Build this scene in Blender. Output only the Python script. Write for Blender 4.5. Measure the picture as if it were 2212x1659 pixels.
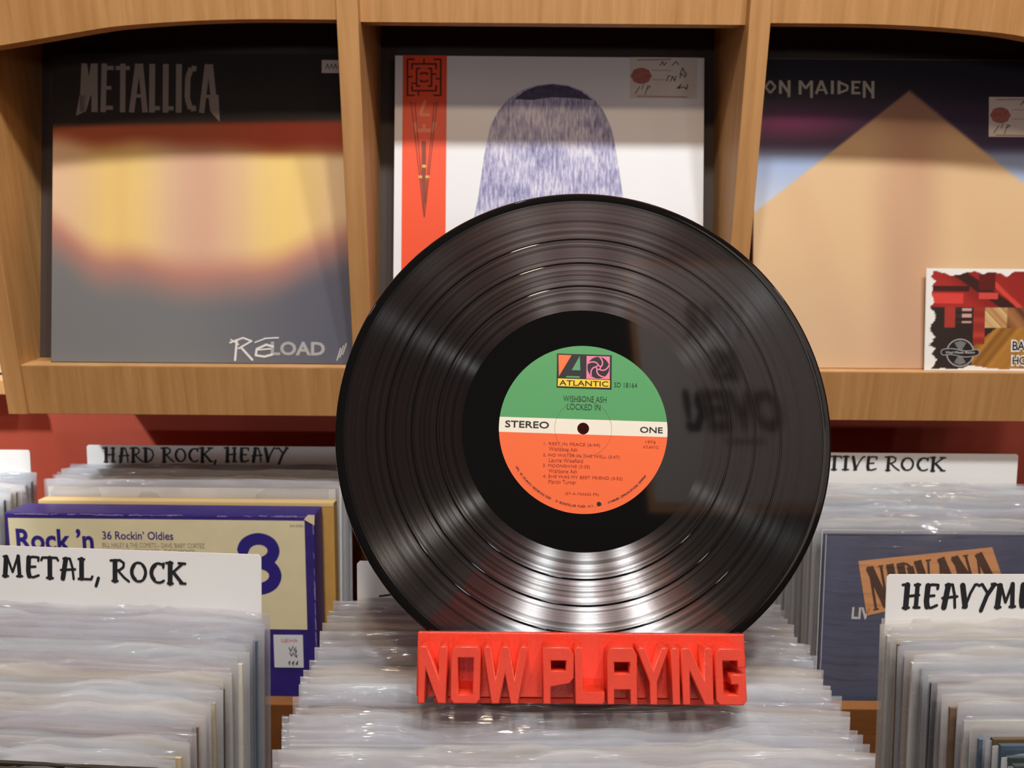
import bpy, bmesh, math, random
from mathutils import Vector, Matrix, Euler

for o in list(bpy.data.objects):
    bpy.data.objects.remove(o)
C = bpy.context.scene.collection
SC = bpy.context.scene
RND = random.Random(7)

# ------------------------------------------------------------------ camera
CZ = 1.32                                   # height of the lens above the shop floor
FPX, PCX, PCY = 1661.0, 1106.0, 829.5       # focal length and centre in pixels of the 2212x1659 frame
PITCH, ROLL = math.radians(15.5), math.radians(0.45)
cam_d = bpy.data.cameras.new('camera')
cam = bpy.data.objects.new('camera', cam_d)
C.objects.link(cam)
cam_d.sensor_width = 36.0
cam_d.lens = 36.0 * FPX / 2212.0
cam_d.clip_start = 0.01
cam.matrix_world = (Matrix.Translation((0, 0, CZ)) @ Matrix.Rotation(math.pi/2 - PITCH, 4, 'X')
                    @ Matrix.Rotation(ROLL, 4, 'Z'))
cam_d.dof.use_dof = True
cam_d.dof.focus_distance = 0.468
cam_d.dof.aperture_fstop = 13.0
SC.camera = cam

# ------------------------------------------------------------------ view and world
vs = SC.view_settings
vs.view_transform = 'Standard'
vs.look = 'None'
vs.gamma = 1.0
vs.use_curve_mapping = False
vs.exposure = -0.13
world = bpy.data.worlds.new('world')
SC.world = world
world.use_nodes = True
world.node_tree.nodes['Background'].inputs[0].default_value = (0.05, 0.04, 0.035, 1)
world.node_tree.nodes['Background'].inputs[1].default_value = 1.0

# ------------------------------------------------------------------ ceiling lamps
CEIL = 1.70          # ceiling above the lens
def lamp(name, x, y, z, watts, col, radius=0.05, cone=0):
    l = bpy.data.lights.new(name, 'SPOT' if cone else 'POINT')
    l.energy = watts
    l.color = col
    l.shadow_soft_size = radius
    if cone:
        l.spot_size = math.radians(cone)
        l.spot_blend = 0.25
    o = bpy.data.objects.new(name, l)
    o.location = (x, y, CZ + z)
    C.objects.link(o)
    return o
WHITE = (0.97, 0.995, 1.0)
WARM = (1.0, 0.74, 0.50)
LZ = 1.29            # lamps hang on a track, this far above the lens
for lx in (-0.12, 0.17, 0.48):
    lamp('ceiling_spot', lx, 0.06, LZ, 34, WHITE, 0.05)
lamp('ceiling_spot', -1.50, 0.06, LZ, 5, WHITE, 0.06)
lamp('ceiling_spot', 1.60, 0.06, LZ, 5, WHITE, 0.06)
lamp('ceiling_spot', -0.05, -0.50, LZ, 26, WARM, 0.06)
lamp('ceiling_spot', 1.30, -0.50, LZ, 4, WARM, 0.06)

wash = lamp('wall_fill_spot', -1.15, 0.20, 0.95, 120, WHITE, 0.04, 25)  # unseen narrow spot, added to brighten the wall patch at the left
wash.rotation_euler = (Vector((-0.74, 0.93, -0.40)) - Vector((-1.15, 0.20, 0.95))).to_track_quat('-Z', 'Y').to_euler()
# unseen fill lamps added low behind the camera to lift the neutral ambient
def fill_lamp(x, y, z, watts, col, radius=0.09):
    l = bpy.data.lights.new('aisle_fill', 'POINT')
    l.energy = watts
    l.color = col
    l.shadow_soft_size = radius
    o = bpy.data.objects.new('aisle_fill', l)
    o.location = (x, y, CZ + z)
    C.objects.link(o)
COOL = (0.92, 0.97, 1.0)
for bx_, by_, bz_, bw_ in ((-1.7, -3.4, 0.30, 17), (-0.8, -3.6, 0.35, 17), (0.1, -3.8, 0.40, 17), (1.0, -3.6, 0.35, 17), (1.9, -3.4, 0.30, 17)):
    fill_lamp(bx_, by_, bz_, bw_, COOL)

# ------------------------------------------------------------------ pixel helpers (a pixel gives a direction only)
S_, C_ = math.sin(PITCH), math.cos(PITCH)
def ray(px, py):
    X, Y = px - PCX, py - PCY
    cr, sr = math.cos(-ROLL), math.sin(-ROLL)
    X, Y = X*cr - Y*sr, X*sr + Y*cr
    a, b = X/FPX, -Y/FPX
    return Vector((a, C_ + b*S_, -S_ + b*C_))
CAMP = Vector((0, 0, CZ))
def on_y(px, py, y):
    r = ray(px, py)
    return CAMP + r*(y/r.y)
def at_depth(px, py, d):
    return CAMP + ray(px, py)*d
def local_px(M, px, py, z=0.0):
    """where the view ray through a pixel meets the local plane z of a thing"""
    Mi = M.inverted()
    o = Mi @ CAMP
    d = Mi.to_3x3() @ ray(px, py)
    t = (z - o.z)/d.z
    p = o + d*t
    return (p.x, p.y)

# ------------------------------------------------------------------ colours and materials
def lin(c):
    out = []
    for v in c[:3]:
        v = v/255.0
        out.append(v/12.92 if v <= 0.04045 else ((v + 0.055)/1.055)**2.4)
    return (out[0], out[1], out[2], 1.0)
MATS = {}
def mat(name, rgb, rough=0.6, spec=0.5, metallic=0.0, coat=0.0, coat_rough=0.1, mottle=0.0, scale=60.0, bump=0.0, bscale=200.0):
    if name in MATS:
        return MATS[name]
    m = bpy.data.materials.new(name)
    m.use_nodes = True
    nt = m.node_tree
    b = nt.nodes['Principled BSDF']
    b.inputs['Base Color'].default_value = lin(rgb)
    b.inputs['Roughness'].default_value = rough
    b.inputs['Specular IOR Level'].default_value = spec
    b.inputs['Metallic'].default_value = metallic
    b.inputs['Coat Weight'].default_value = coat
    b.inputs['Coat Roughness'].default_value = coat_rough
    tc = nt.nodes.new('ShaderNodeTexCoord')
    if mottle > 0:
        n = nt.nodes.new('ShaderNodeTexNoise')
        n.inputs['Scale'].default_value = scale
        n.inputs['Detail'].default_value = 4
        nt.links.new(tc.outputs['Object'], n.inputs['Vector'])
        r = nt.nodes.new('ShaderNodeValToRGB')
        l0 = lin(rgb)
        r.color_ramp.elements[0].position = 0.3
        r.color_ramp.elements[1].position = 0.7
        r.color_ramp.elements[0].color = tuple(v*(1 - mottle) for v in l0[:3]) + (1,)
        r.color_ramp.elements[1].color = tuple(min(1, v*(1 + mottle)) for v in l0[:3]) + (1,)
        nt.links.new(n.outputs['Fac'], r.inputs['Fac'])
        nt.links.new(r.outputs['Color'], b.inputs['Base Color'])
    if bump > 0:
        n2 = nt.nodes.new('ShaderNodeTexNoise')
        n2.inputs['Scale'].default_value = bscale
        nt.links.new(tc.outputs['Object'], n2.inputs['Vector'])
        bp = nt.nodes.new('ShaderNodeBump')
        bp.inputs['Strength'].default_value = bump
        bp.inputs['Distance'].default_value = 0.002
        nt.links.new(n2.outputs['Fac'], bp.inputs['Height'])
        nt.links.new(bp.outputs['Normal'], b.inputs['Normal'])
    MATS[name] = m
    return m

def wood_mat(name, light, dark, stretch=(90, 90, 5)):
    m = bpy.data.materials.new(name)
    m.use_nodes = True
    nt = m.node_tree
    b = nt.nodes['Principled BSDF']
    tc = nt.nodes.new('ShaderNodeTexCoord')
    mp = nt.nodes.new('ShaderNodeMapping')
    mp.inputs['Scale'].default_value = stretch
    nt.links.new(tc.outputs['Object'], mp.inputs['Vector'])
    n = nt.nodes.new('ShaderNodeTexNoise')
    n.inputs['Scale'].default_value = 1.0
    n.inputs['Detail'].default_value = 8
    n.inputs['Roughness'].default_value = 0.65
    n.inputs['Distortion'].default_value = 0.4
    nt.links.new(mp.outputs['Vector'], n.inputs['Vector'])
    r = nt.nodes.new('ShaderNodeValToRGB')
    r.color_ramp.elements[0].position = 0.25
    r.color_ramp.elements[1].position = 0.75
    r.color_ramp.elements[0].color = lin(dark)
    r.color_ramp.elements[1].color = lin(light)
    nt.links.new(n.outputs['Fac'], r.inputs['Fac'])
    nt.links.new(r.outputs['Color'], b.inputs['Base Color'])
    b.inputs['Roughness'].default_value = 0.45
    b.inputs['Specular IOR Level'].default_value = 0.35
    MATS[name] = m
    return m
WOOD = wood_mat('veneer_wood', (202, 152, 98), (166, 116, 62))
WOODEDGE = wood_mat('edge_wood', (222, 172, 116), (198, 145, 88), (30, 30, 30))
BINWOOD = wood_mat('bin_wood', (170, 112, 62), (128, 78, 40), (12, 12, 60))

def film_mat(name='clear_film', opac=0.40, tint=(240, 242, 245), rough=0.14):
    m = bpy.data.materials.new(name)
    m.use_nodes = True
    nt = m.node_tree
    nt.nodes.clear()
    out = nt.nodes.new('ShaderNodeOutputMaterial')
    tr = nt.nodes.new('ShaderNodeBsdfTransparent')
    tr.inputs['Color'].default_value = (0.97, 0.975, 0.98, 1)
    df = nt.nodes.new('ShaderNodeBsdfDiffuse')
    df.inputs['Color'].default_value = lin(tint)
    tl = nt.nodes.new('ShaderNodeBsdfTranslucent')
    tl.inputs['Color'].default_value = lin(tint)
    mx = nt.nodes.new('ShaderNodeMixShader')
    mx.inputs[0].default_value = 0.45
    nt.links.new(df.outputs[0], mx.inputs[1])
    nt.links.new(tl.outputs[0], mx.inputs[2])
    m2 = nt.nodes.new('ShaderNodeMixShader')
    tc = nt.nodes.new('ShaderNodeTexCoord')
    sy = nt.nodes.new('ShaderNodeSeparateXYZ')
    nt.links.new(tc.outputs['Object'], sy.inputs[0])
    hz = nt.nodes.new('ShaderNodeMapRange')          # scattered light of stacked films put into the opacity, milkier towards the opening
    hz.inputs['From Min'].default_value = 0.290
    hz.inputs['From Max'].default_value = 0.318
    hz.inputs['To Min'].default_value = opac*0.55
    hz.inputs['To Max'].default_value = opac*1.15
    nt.links.new(sy.outputs['Y'], hz.inputs['Value'])
    nt.links.new(hz.outputs['Result'], m2.inputs[0])
    nt.links.new(tr.outputs[0], m2.inputs[1])
    nt.links.new(mx.outputs[0], m2.inputs[2])
    gl = nt.nodes.new('ShaderNodeBsdfGlossy')
    gl.inputs['Roughness'].default_value = rough
    lw = nt.nodes.new('ShaderNodeFresnel')
    geo = nt.nodes.new('ShaderNodeNewGeometry')      # a thin sheet: same reflectance from both sides
    ior = nt.nodes.new('ShaderNodeMapRange')
    ior.inputs['To Min'].default_value = 1.7
    ior.inputs['To Max'].default_value = 1/1.7
    nt.links.new(geo.outputs['Backfacing'], ior.inputs['Value'])
    nt.links.new(ior.outputs['Result'], lw.inputs['IOR'])
    mp = nt.nodes.new('ShaderNodeMapping')
    mp.inputs['Scale'].default_value = (9, 105, 9)
    nt.links.new(tc.outputs['Object'], mp.inputs['Vector'])
    n = nt.nodes.new('ShaderNodeTexNoise')
    n.inputs['Scale'].default_value = 1.0
    n.inputs['Detail'].default_value = 3
    nt.links.new(mp.outputs['Vector'], n.inputs['Vector'])
    bp = nt.nodes.new('ShaderNodeBump')
    bp.inputs['Strength'].default_value = 0.75
    bp.inputs['Distance'].default_value = 0.006
    nt.links.new(n.outputs['Fac'], bp.inputs['Height'])
    nt.links.new(bp.outputs['Normal'], gl.inputs['Normal'])
    nt.links.new(bp.outputs['Normal'], lw.inputs['Normal'])
    m3 = nt.nodes.new('ShaderNodeMixShader')
    nt.links.new(lw.outputs[0], m3.inputs[0])
    nt.links.new(m2.outputs[0], m3.inputs[1])
    nt.links.new(gl.outputs[0], m3.inputs[2])
    nt.links.new(m3.outputs[0], out.inputs['Surface'])
    MATS[name] = m
    return m
FILM = film_mat()
FILM_VARIANTS = [FILM, film_mat('clear_film_cool', 0.28, (232, 237, 245), 0.10), film_mat('clear_film_warm', 0.33, (244, 240, 233), 0.13), film_mat('clear_film_thin', 0.22, (240, 236, 242), 0.09)]

def vcol_mat(name, rough=0.45, coat=0.3, coat_rough=0.2):
    m = bpy.data.materials.new(name)
    m.use_nodes = True
    nt = m.node_tree
    b = nt.nodes['Principled BSDF']
    a = nt.nodes.new('ShaderNodeVertexColor')
    a.layer_name = 'print'
    nt.links.new(a.outputs['Color'], b.inputs['Base Color'])
    b.inputs['Roughness'].default_value = rough
    b.inputs['Coat Weight'].default_value = coat
    b.inputs['Coat Roughness'].default_value = coat_rough
    MATS[name] = m
    return m
PRINT = vcol_mat('printed_card')

# ------------------------------------------------------------------ mesh helpers
def link(name, me, material, parent=None):
    o = bpy.data.objects.new(name, me)
    C.objects.link(o)
    if material is not None and not me.materials:
        me.materials.append(material)
    if parent is not None:
        o.parent = parent
    return o
def tag(o, label, cat, group=None):
    o['label'] = label
    o['category'] = cat
    if group:
        o['group'] = group
    return o
def struct(o):
    o['kind'] = 'structure'
    return o
def empty(name, loc, rot=(0, 0, 0)):
    o = bpy.data.objects.new(name, None)
    o.empty_display_size = 0.02
    o.location = loc
    o.rotation_euler = rot
    C.objects.link(o)
    return o
def mw(o):
    return Matrix.LocRotScale(o.location, o.rotation_euler, None)
def upright(name, loc, lean=0.0, yaw=0.0):
    """an Empty whose local XY plane faces the visitor: X right, Y up, Z towards the room"""
    return empty(name, loc, (math.pi/2 - math.radians(lean), 0, math.radians(yaw)))
def boxmesh(name, x0, x1, y0, y1, z0, z1, bevel=0.0):
    bm = bmesh.new()
    vs_ = [bm.verts.new((x, y, z)) for z in (z0, z1) for y in (y0, y1) for x in (x0, x1)]
    for f in ((0, 2, 3, 1), (4, 5, 7, 6), (0, 1, 5, 4), (2, 6, 7, 3), (0, 4, 6, 2), (1, 3, 7, 5)):
        bm.faces.new([vs_[i] for i in f])
    if bevel > 0:
        bmesh.ops.bevel(bm, geom=bm.edges[:], offset=bevel, segments=2, affect='EDGES', profile=0.5)
    bmesh.ops.recalc_face_normals(bm, faces=bm.faces[:])
    me = bpy.data.meshes.new(name)
    bm.to_mesh(me)
    bm.free()
    return me
def box(name, material, parent, x0, x1, y0, y1, z0, z1, bevel=0.0):
    return link(name, boxmesh(name, x0, x1, y0, y1, z0, z1, bevel), material, parent)
def polymesh(name, loops, z=0.0, thick=0.0, bevel=0.0):
    """filled outline (first loop outer, further loops holes), optionally extruded to z..z+thick"""
    cu = bpy.data.curves.new(name, 'CURVE')
    cu.dimensions = '2D'
    cu.fill_mode = 'BOTH' if thick > 0 else 'FRONT'
    for lp in loops:
        sp = cu.splines.new('POLY')
        sp.points.add(len(lp) - 1)
        for i, (x, y) in enumerate(lp):
            sp.points[i].co = (x, y, 0, 1)
        sp.use_cyclic_u = True
    if thick > 0:
        cu.extrude = thick/2 - bevel
        cu.bevel_depth = bevel
        cu.bevel_resolution = 1
        cu.offset = -bevel
    return curve_to_mesh(name, cu, z + thick/2)
def curve_to_mesh(name, cu, z):
    o = bpy.data.objects.new(name, cu)
    C.objects.link(o)
    dg = bpy.context.evaluated_depsgraph_get()
    me = bpy.data.meshes.new_from_object(o.evaluated_get(dg))
    bpy.data.objects.remove(o)
    me.name = name
    me.transform(Matrix.Translation((0, 0, z)))
    return me
def poly(name, material, parent, loops, z=0.0, thick=0.0, bevel=0.0):
    if not isinstance(loops[0][0], (tuple, list)):
        loops = [loops]
    me = polymesh(name, loops, z, thick, bevel)
    me.materials.clear()
    return link(name, me, material, parent)
def circle(cx, cy, r, n=48):
    return [(cx + r*math.cos(2*math.pi*i/n), cy + r*math.sin(2*math.pi*i/n)) for i in range(n)]

def text(name, body, material, parent, x0, y0, x1, y1, z, bold=0.0, shear=0.0, rot=0.0, spacing=1.0, thick=0.0, keep=False):
    """lettering fitted into the rectangle x0..x1, y0..y1 of the local plane"""
    cu = bpy.data.curves.new(name, 'FONT')
    cu.body = body
    cu.size = 1.0
    cu.offset = bold
    cu.shear = shear
    cu.space_character = spacing
    cu.resolution_u = 3
    me = curve_to_mesh(name, cu, 0)
    xs = [v.co.x for v in me.vertices]
    ys = [v.co.y for v in me.vertices]
    a, b, c, d = min(xs), max(xs), min(ys), max(ys)
    sx, sy = (x1 - x0)/(b - a), (y1 - y0)/(d - c)
    if keep:
        sx = sy = min(sx, sy)
    me.transform(Matrix.Translation((-(a + b)/2, -(c + d)/2, 0)))
    me.transform(Matrix.Diagonal((sx, sy, 1, 1)))
    me.transform(Matrix.Rotation(rot, 4, 'Z'))
    me.transform(Matrix.Translation(((x0 + x1)/2, (y0 + y1)/2, z)))
    me.materials.clear()
    return link(name, me, material, parent)

# stroke lettering: each stroke is (width factor, points) in a box 0..1 high
def ribbons(name, strokes, material, parent, z, joints=True):
    bm = bmesh.new()
    k = 0
    for w, pts in strokes:
        h = w/2
        for i in range(len(pts) - 1):
            a, b = Vector(pts[i]), Vector(pts[i + 1])
            d = (b - a)
            if d.length < 1e-7:
                continue
            n = Vector((-d.y, d.x)).normalized()*h
            zz = z + k*1e-6
            k += 1
            q = [bm.verts.new((p.x, p.y, zz)) for p in (a - n, b - n, b + n, a + n)]
            bm.faces.new(q)
        if joints:
            for p in pts:
                zz = z + k*1e-6
                k += 1
                bm.faces.new([bm.verts.new((p[0] + h*math.cos(t*math.pi/4), p[1] + h*math.sin(t*math.pi/4), zz)) for t in range(8)])
    me = bpy.data.meshes.new(name)
    bm.to_mesh(me)
    bm.free()
    return link(name, me, material, parent)

TK, TN = 0.15, 0.075     # thick and thin marker strokes, in letter heights
def arc(cx, cy, rx, ry, a0, a1, n=14):
    return [(cx + rx*math.cos(math.radians(a0 + (a1 - a0)*i/n)), cy + ry*math.sin(math.radians(a0 + (a1 - a0)*i/n))) for i in range(n + 1)]
HAND = {
    'H': (0.95, [(TK, [(.24, .98), (.20, .03)]), (TN, [(.03, .98), (.30, .99)]), (TN, [(.08, .02), (.34, .03)]), (TN, [(.22, .50), (.78, .55)]),
                 (TK*.8, [(.70, .98), (.66, .05)]), (TN, [(.58, .97), (.80, .98)]), (TN, [(.56, .04), (.82, .03)])]),
    'A': (0.85, [(TK, [(.36, .95), (.20, .02)]), (TN, [(.25, .96), (.55, .97), (.66, .55), (.70, .02)]), (TN, [(.12, .42), (.78, .48)])]),
    'R': (0.85, [(TK, [(.22, .95), (.20, .02)]), (TN, [(.02, .97), (.45, 1.0), (.62, .88), (.60, .68), (.42, .54), (.24, .50)]), (TN, [(.36, .50), (.62, .20), (.84, .02)]), (TN, [(.08, .02), (.32, .02)])]),
    'D': (0.85, [(TK, [(.20, .95), (.18, .04)]), (TN, [(.04, .97), (.40, .96), (.64, .78), (.70, .48), (.56, .16), (.34, .02), (.06, .03)])]),
    'O': (0.90, [(TN, arc(.44, .48, .34, .44, 0, 360, 20)), (TK*.75, arc(.44, .48, .31, .40, 130, 240, 8)), (TK*.6, arc(.44, .48, .32, .42, -40, 50, 8))]),
    'C': (0.78, [(TN, arc(.46, .48, .36, .45, 50, 310, 16)), (TK*.8, arc(.46, .48, .33, .40, 120, 230, 8)), (TN, [(.70, .94), (.68, .74)])]),
    'K': (0.85, [(TK, [(.22, .97), (.20, .02)]), (TN, [(.04, .97), (.32, .98)]), (TN, [(.78, .96), (.26, .48)]), (TN, [(.60, .98), (.90, .97)]), (TK*.7, [(.36, .54), (.74, .06)]), (TN, [(.66, .05), (.90, .04)]), (TN, [(.10, .02), (.32, .02)])]),
    'E': (0.78, [(TK, [(.22, .94), (.18, .30), (.22, .06)]), (TN, [(.20, .90), (.40, .98), (.68, .96), (.66, .80)]), (TN, [(.20, .50), (.52, .52)]), (TN, [(.22, .06), (.40, .01), (.66, .12)])]),
    'V': (0.82, [(TK, [(.16, .94), (.32, .06)]), (TN, [(.32, .06), (.52, .60), (.72, .96), (.82, .97)]), (TN, [(.22, .02), (.38, .05)])]),
    'Y': (0.82, [(TN, [(.08, .92), (.22, .98), (.48, .62)]), (TK*.75, [(.78, .97), (.46, .50), (.22, -.12)]), (TN, [(.66, .98), (.84, .97)])]),
    'M': (1.05, [(TK, [(.22, .92), (.14, .02)]), (TN, [(.10, .94), (.26, .94), (.50, .22), (.76, .96)]), (TK*.8, [(.78, .98), (.82, .04)]), (TN, [(.04, .02), (.28, .02)]), (TN, [(.70, .03), (.94, .04)])]),
    'T': (0.80, [(TN, [(.02, .84), (.08, .97), (.74, .98), (.80, .86)]), (TK, [(.42, .96), (.40, .02)]), (TN, [(.26, .02), (.54, .02)])]),
    'L': (0.76, [(TK, [(.24, .97), (.22, .06)]), (TN, [(.10, .97), (.36, .97)]), (TN, [(.08, .04), (.66, .04), (.72, .18)])]),
    'I': (0.50, [(TK, [(.26, .96), (.24, .03)]), (TN, [(.08, .97), (.42, .97)]), (TN, [(.08, .03), (.42, .03)])]),
    'N': (0.92, [(TN, [(.18, .92), (.18, .02)]), (TK, [(.16, .94), (.70, .06)]), (TN, [(.72, .98), (.72, .04)]), (TN, [(.06, .95), (.26, .95)]), (TN, [(.60, .97), (.84, .97)])]),
    ',': (0.45, [(TN*1.3, [(.24, .12), (.12, -.26)])]),
    ' ': (0.35, []),
}
def lettering(chars, table, x0, x1, y0, y1, pen=1.5):
    adv = sum(table[ch][0] for ch in chars)
    sx, sy = (x1 - x0)/adv, (y1 - y0)
    out, x = [], 0.0
    for ch in chars:
        a, st = table[ch]
        for w, pts in st:
            out.append((w*sy*pen, [(x0 + (x + px)*sx, y0 + py*sy) for px, py in pts]))
        x += a
    return out
def tilt(strokes, x0, x1, dy):
    """let a line of writing rise by dy from x0 to x1"""
    return [(w, [(x, y + dy*(x - x0)/(x1 - x0)) for x, y in pts]) for w, pts in strokes]

def grid_print(name, parent, x0, x1, y0, y1, z, nx, ny, colour, material=None):
    """a flat print: fine grid with one printed colour for each corner"""
    me = bpy.data.meshes.new(name)
    vs_, fs = [], []
    for j in range(ny + 1):
        for i in range(nx + 1):
            vs_.append((x0 + (x1 - x0)*i/nx, y0 + (y1 - y0)*j/ny, z))
    for j in range(ny):
        for i in range(nx):
            a = j*(nx + 1) + i
            fs.append((a, a + 1, a + nx + 2, a + nx + 1))
    me.from_pydata(vs_, [], fs)
    ca = me.color_attributes.new('print', 'FLOAT_COLOR', 'POINT')
    for k, v in enumerate(vs_):
        u, w = (v[0] - x0)/(x1 - x0), (v[1] - y0)/(y1 - y0)
        ca.data[k].color = lin(colour(u, w))
    return link(name, me, material or PRINT, parent)
def mixc(a, b, t):
    t = max(0.0, min(1.0, t))
    return tuple(a[i] + (b[i] - a[i])*t for i in range(3))
def sst(a, b, x):
    t = max(0.0, min(1.0, (x - a)/(b - a)))
    return t*t*(3 - 2*t)
def hnoise(x, seed=0):
    def h(i):
        r = math.sin(i*127.1 + seed*311.7)*43758.5453
        return r - math.floor(r)
    i = math.floor(x)
    t = x - i
    t = t*t*(3 - 2*t)
    return h(i)*(1 - t) + h(i + 1)*t

BLACK = mat('black_ink', (22, 20, 26), 0.5)
PAPERWHITE = mat('white_card', (240, 238, 234), 0.55, mottle=0.02, scale=20)
STICKER = mat('sticker_paper', (226, 216, 206), 0.6, mottle=0.04)
PEN = mat('pen_ink', (40, 34, 34), 0.6)
STAMPRED = mat('stamp_red', (176, 104, 94), 0.6, mottle=0.2, scale=300)

# ================================================================== the shop itself
WALL_Y = 0.93
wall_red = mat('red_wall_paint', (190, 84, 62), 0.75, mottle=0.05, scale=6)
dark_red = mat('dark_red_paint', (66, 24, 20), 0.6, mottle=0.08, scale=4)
def room_box(name, m, x0, x1, y0, y1, z0, z1):
    return struct(box(name, m, None, x0, x1, y0, y1, z0, z1))
XL, XR, YB = -2.6, 2.6, -4.6
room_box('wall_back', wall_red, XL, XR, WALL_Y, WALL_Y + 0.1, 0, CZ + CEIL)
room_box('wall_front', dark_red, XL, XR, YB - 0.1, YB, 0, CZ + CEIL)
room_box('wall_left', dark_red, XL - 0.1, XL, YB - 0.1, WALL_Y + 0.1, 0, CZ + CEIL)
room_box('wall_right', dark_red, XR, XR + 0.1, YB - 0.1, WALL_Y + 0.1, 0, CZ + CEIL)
room_box('floor', wood_mat('floor_boards', (150, 98, 52), (110, 66, 34), (40, 4, 40)), XL - 0.1, XR + 0.1, YB - 0.1, WALL_Y + 0.1, -0.1, 0)
room_box('ceiling', mat('ceiling_paint', (66, 54, 50), 0.8), XL - 0.1, XR + 0.1, YB - 0.1, WALL_Y + 0.1, CZ + CEIL, CZ + CEIL + 0.1)

# ================================================================== display shelf on the wall
FY = 0.746                      # front of the shelf
LEDGE = CZ - 0.1915             # top of the ledge the covers stand on
LIPH = 0.051
shelf = empty('display_shelf', (0.04, FY, LEDGE - LIPH))
tag(shelf, 'light wood wall display shelf with arched top panel above the record bins', 'shelf')
SO = Vector(shelf.location)
def sbox(name, x0, x1, y0, y1, z0, z1, m=WOOD, bevel=0.0006):
    return box(name, m, shelf, x0 - SO.x, x1 - SO.x, y0 - SO.y, y1 - SO.y, z0 - SO.z, z1 - SO.z, bevel)
DIV = [(-0.5115, -0.4925), (-0.1584, -0.1391), (0.2080, 0.2272), (0.5760, 0.5950)]
TOPZ = CZ + 0.36
for a, b in DIV:
    sbox('divider', a, b, FY - 0.002, WALL_Y, LEDGE - LIPH, TOPZ)
for i in range(3):
    a, b = DIV[i][1], DIV[i + 1][0]
    sbox('ledge', a, b, FY + 0.018, WALL_Y, LEDGE - 0.018, LEDGE)
    lp = sbox('lip_board', a, b, FY, FY + 0.018, LEDGE - LIPH, LEDGE - 0.0008)
    e = box('edge_strip', WOODEDGE, lp, a - SO.x, b - SO.x, FY - SO.y, FY + 0.018 - SO.y, LEDGE - 0.0008 - SO.z, LEDGE - SO.z + 0.0002)
    # tilted back rest behind the covers
    me = boxmesh('back_rest', a - SO.x, b - SO.x, 0, 0.008, -0.02, 0.40)
    me.transform(Matrix.Translation((0, 0.033, LIPH)) @ Matrix.Rotation(-math.radians(15.5), 4, 'X'))
    link('back_rest', me, mat('dark_backing', (66, 54, 48), 0.7), shelf)
# arched front panel, in one piece for each bay
def arch(x):
    t = abs(x - 0.04)
    return CZ + 0.1285 - 0.024*sst(0.24, 0.62, t)**1.25 - 0.012*max(0, t - 0.40)/0.2
for i in range(3):
    a, b = DIV[i][1], DIV[i + 1][0]
    n = 24
    setback = 0.010 if i == 1 else 0.0
    pts = [(a + (b - a)*k/n - SO.x, (arch(a + (b - a)*k/n) if i != 1 else CZ + 0.1285) - SO.z) for k in range(n + 1)]
    pts += [(b - SO.x, TOPZ - SO.z), (a - SO.x, TOPZ - SO.z)]
    me = polymesh('arched_panel', [pts], 0, 0.018)
    me.transform(Matrix.Translation((0, setback + 0.018, 0)) @ Matrix.Rotation(math.pi/2, 4, 'X'))
    me.materials.clear()
    link('arched_panel', me, WOOD, shelf)
sbox('top_board', DIV[0][0], DIV[3][1], FY, WALL_Y, TOPZ, TOPZ + 0.018)
# neighbouring unit at the left, shallower
nb = on_y(4, 846, 0.902)
side = empty('display_ledge', (-0.66, 0.902, nb.z))
tag(side, 'narrow pale wood ledge beside the arched display shelf', 'shelf')
box('ledge', WOODEDGE, side, -0.12, nb.x + .67, 0, WALL_Y - 0.902, 0, 0.011, 0.0006)
box('lip_board', WOODEDGE, side, -0.12, nb.x + .67, -0.006, 0, -0.002, 0.016, 0.0006)
sidealb = upright('album_cover', (nb.x - .157 + .008, 0.910, nb.z + 0.0112), 2)
tag(sidealb, 'cream album cover standing on the narrow pale ledge', 'album')
box('cover', mat('cream_cover', (226, 200, 160), 0.5), sidealb, -0.157, 0.157, 0, 0.314, -0.004, 0, 0.0004)
box('printed_line', BLACK, sidealb, -0.157, 0.157, 0.008, 0.0105, 0, 0.0003)

# ================================================================== covers on the shelf
ALB_Y, ALB_LEAN, ALB = FY + 0.0125, 15.5, 0.3148
def album(name, xc, label):
    r = upright(name, (xc, ALB_Y, LEDGE + 0.0004), ALB_LEAN)
    tag(r, label, 'album')
    return r
# ---- left: soft warm colours on dark
a1 = album('album_cover', -0.3118, 'dark album cover with a blurred orange and yellow band, titled METALLICA')
M1 = mw(a1)
W2 = ALB/2
box('cover', mat('dark_cover', (40, 36, 36), 0.45), a1, -W2, W2, 0, ALB, -0.004, 0, 0.0004)
def warm(u, v):
    n1, n2, n3 = hnoise(u*7, 1), hnoise(u*3 + v*2, 2), hnoise(u*18 + 4, 5)
    top = mixc((30, 28, 28), (64, 56, 50), n2*0.5)
    red = mixc((172, 84, 52), (196, 70, 36), sst(0.35, 0.9, u))
    yel = mixc((234, 196, 162), (246, 208, 126), max(math.exp(-((u - 0.22)/0.13)**2), math.exp(-((u - 0.76)/0.16)**2)))
    yel = mixc(yel, (212, 154, 132), 0.5*math.exp(-((u - 0.47)/0.10)**2) + 0.22*(n3 - 0.4))
    gry = mixc((124, 124, 124), (92, 92, 104), sst(0.4, 1.0, u) + 0.3*(n2 - 0.5))
    e_top = 0.765 + 0.025*u
    e_red = 0.700 - 0.04*u + 0.03*(n1 - 0.5)
    e_bot = 0.25 + 0.14*(2*u - 1)**2 + 0.05*(n1 - 0.5)
    c = mixc(gry, mixc((196, 134, 116), yel, sst(e_bot, e_bot + 0.12, v)), sst(e_bot - 0.11, e_bot + 0.06, v))
    c = mixc(c, red, sst(e_red - 0.02, e_red + 0.05, v))
    return mixc(c, top, sst(e_top - 0.012, e_top + 0.012, v))
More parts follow.
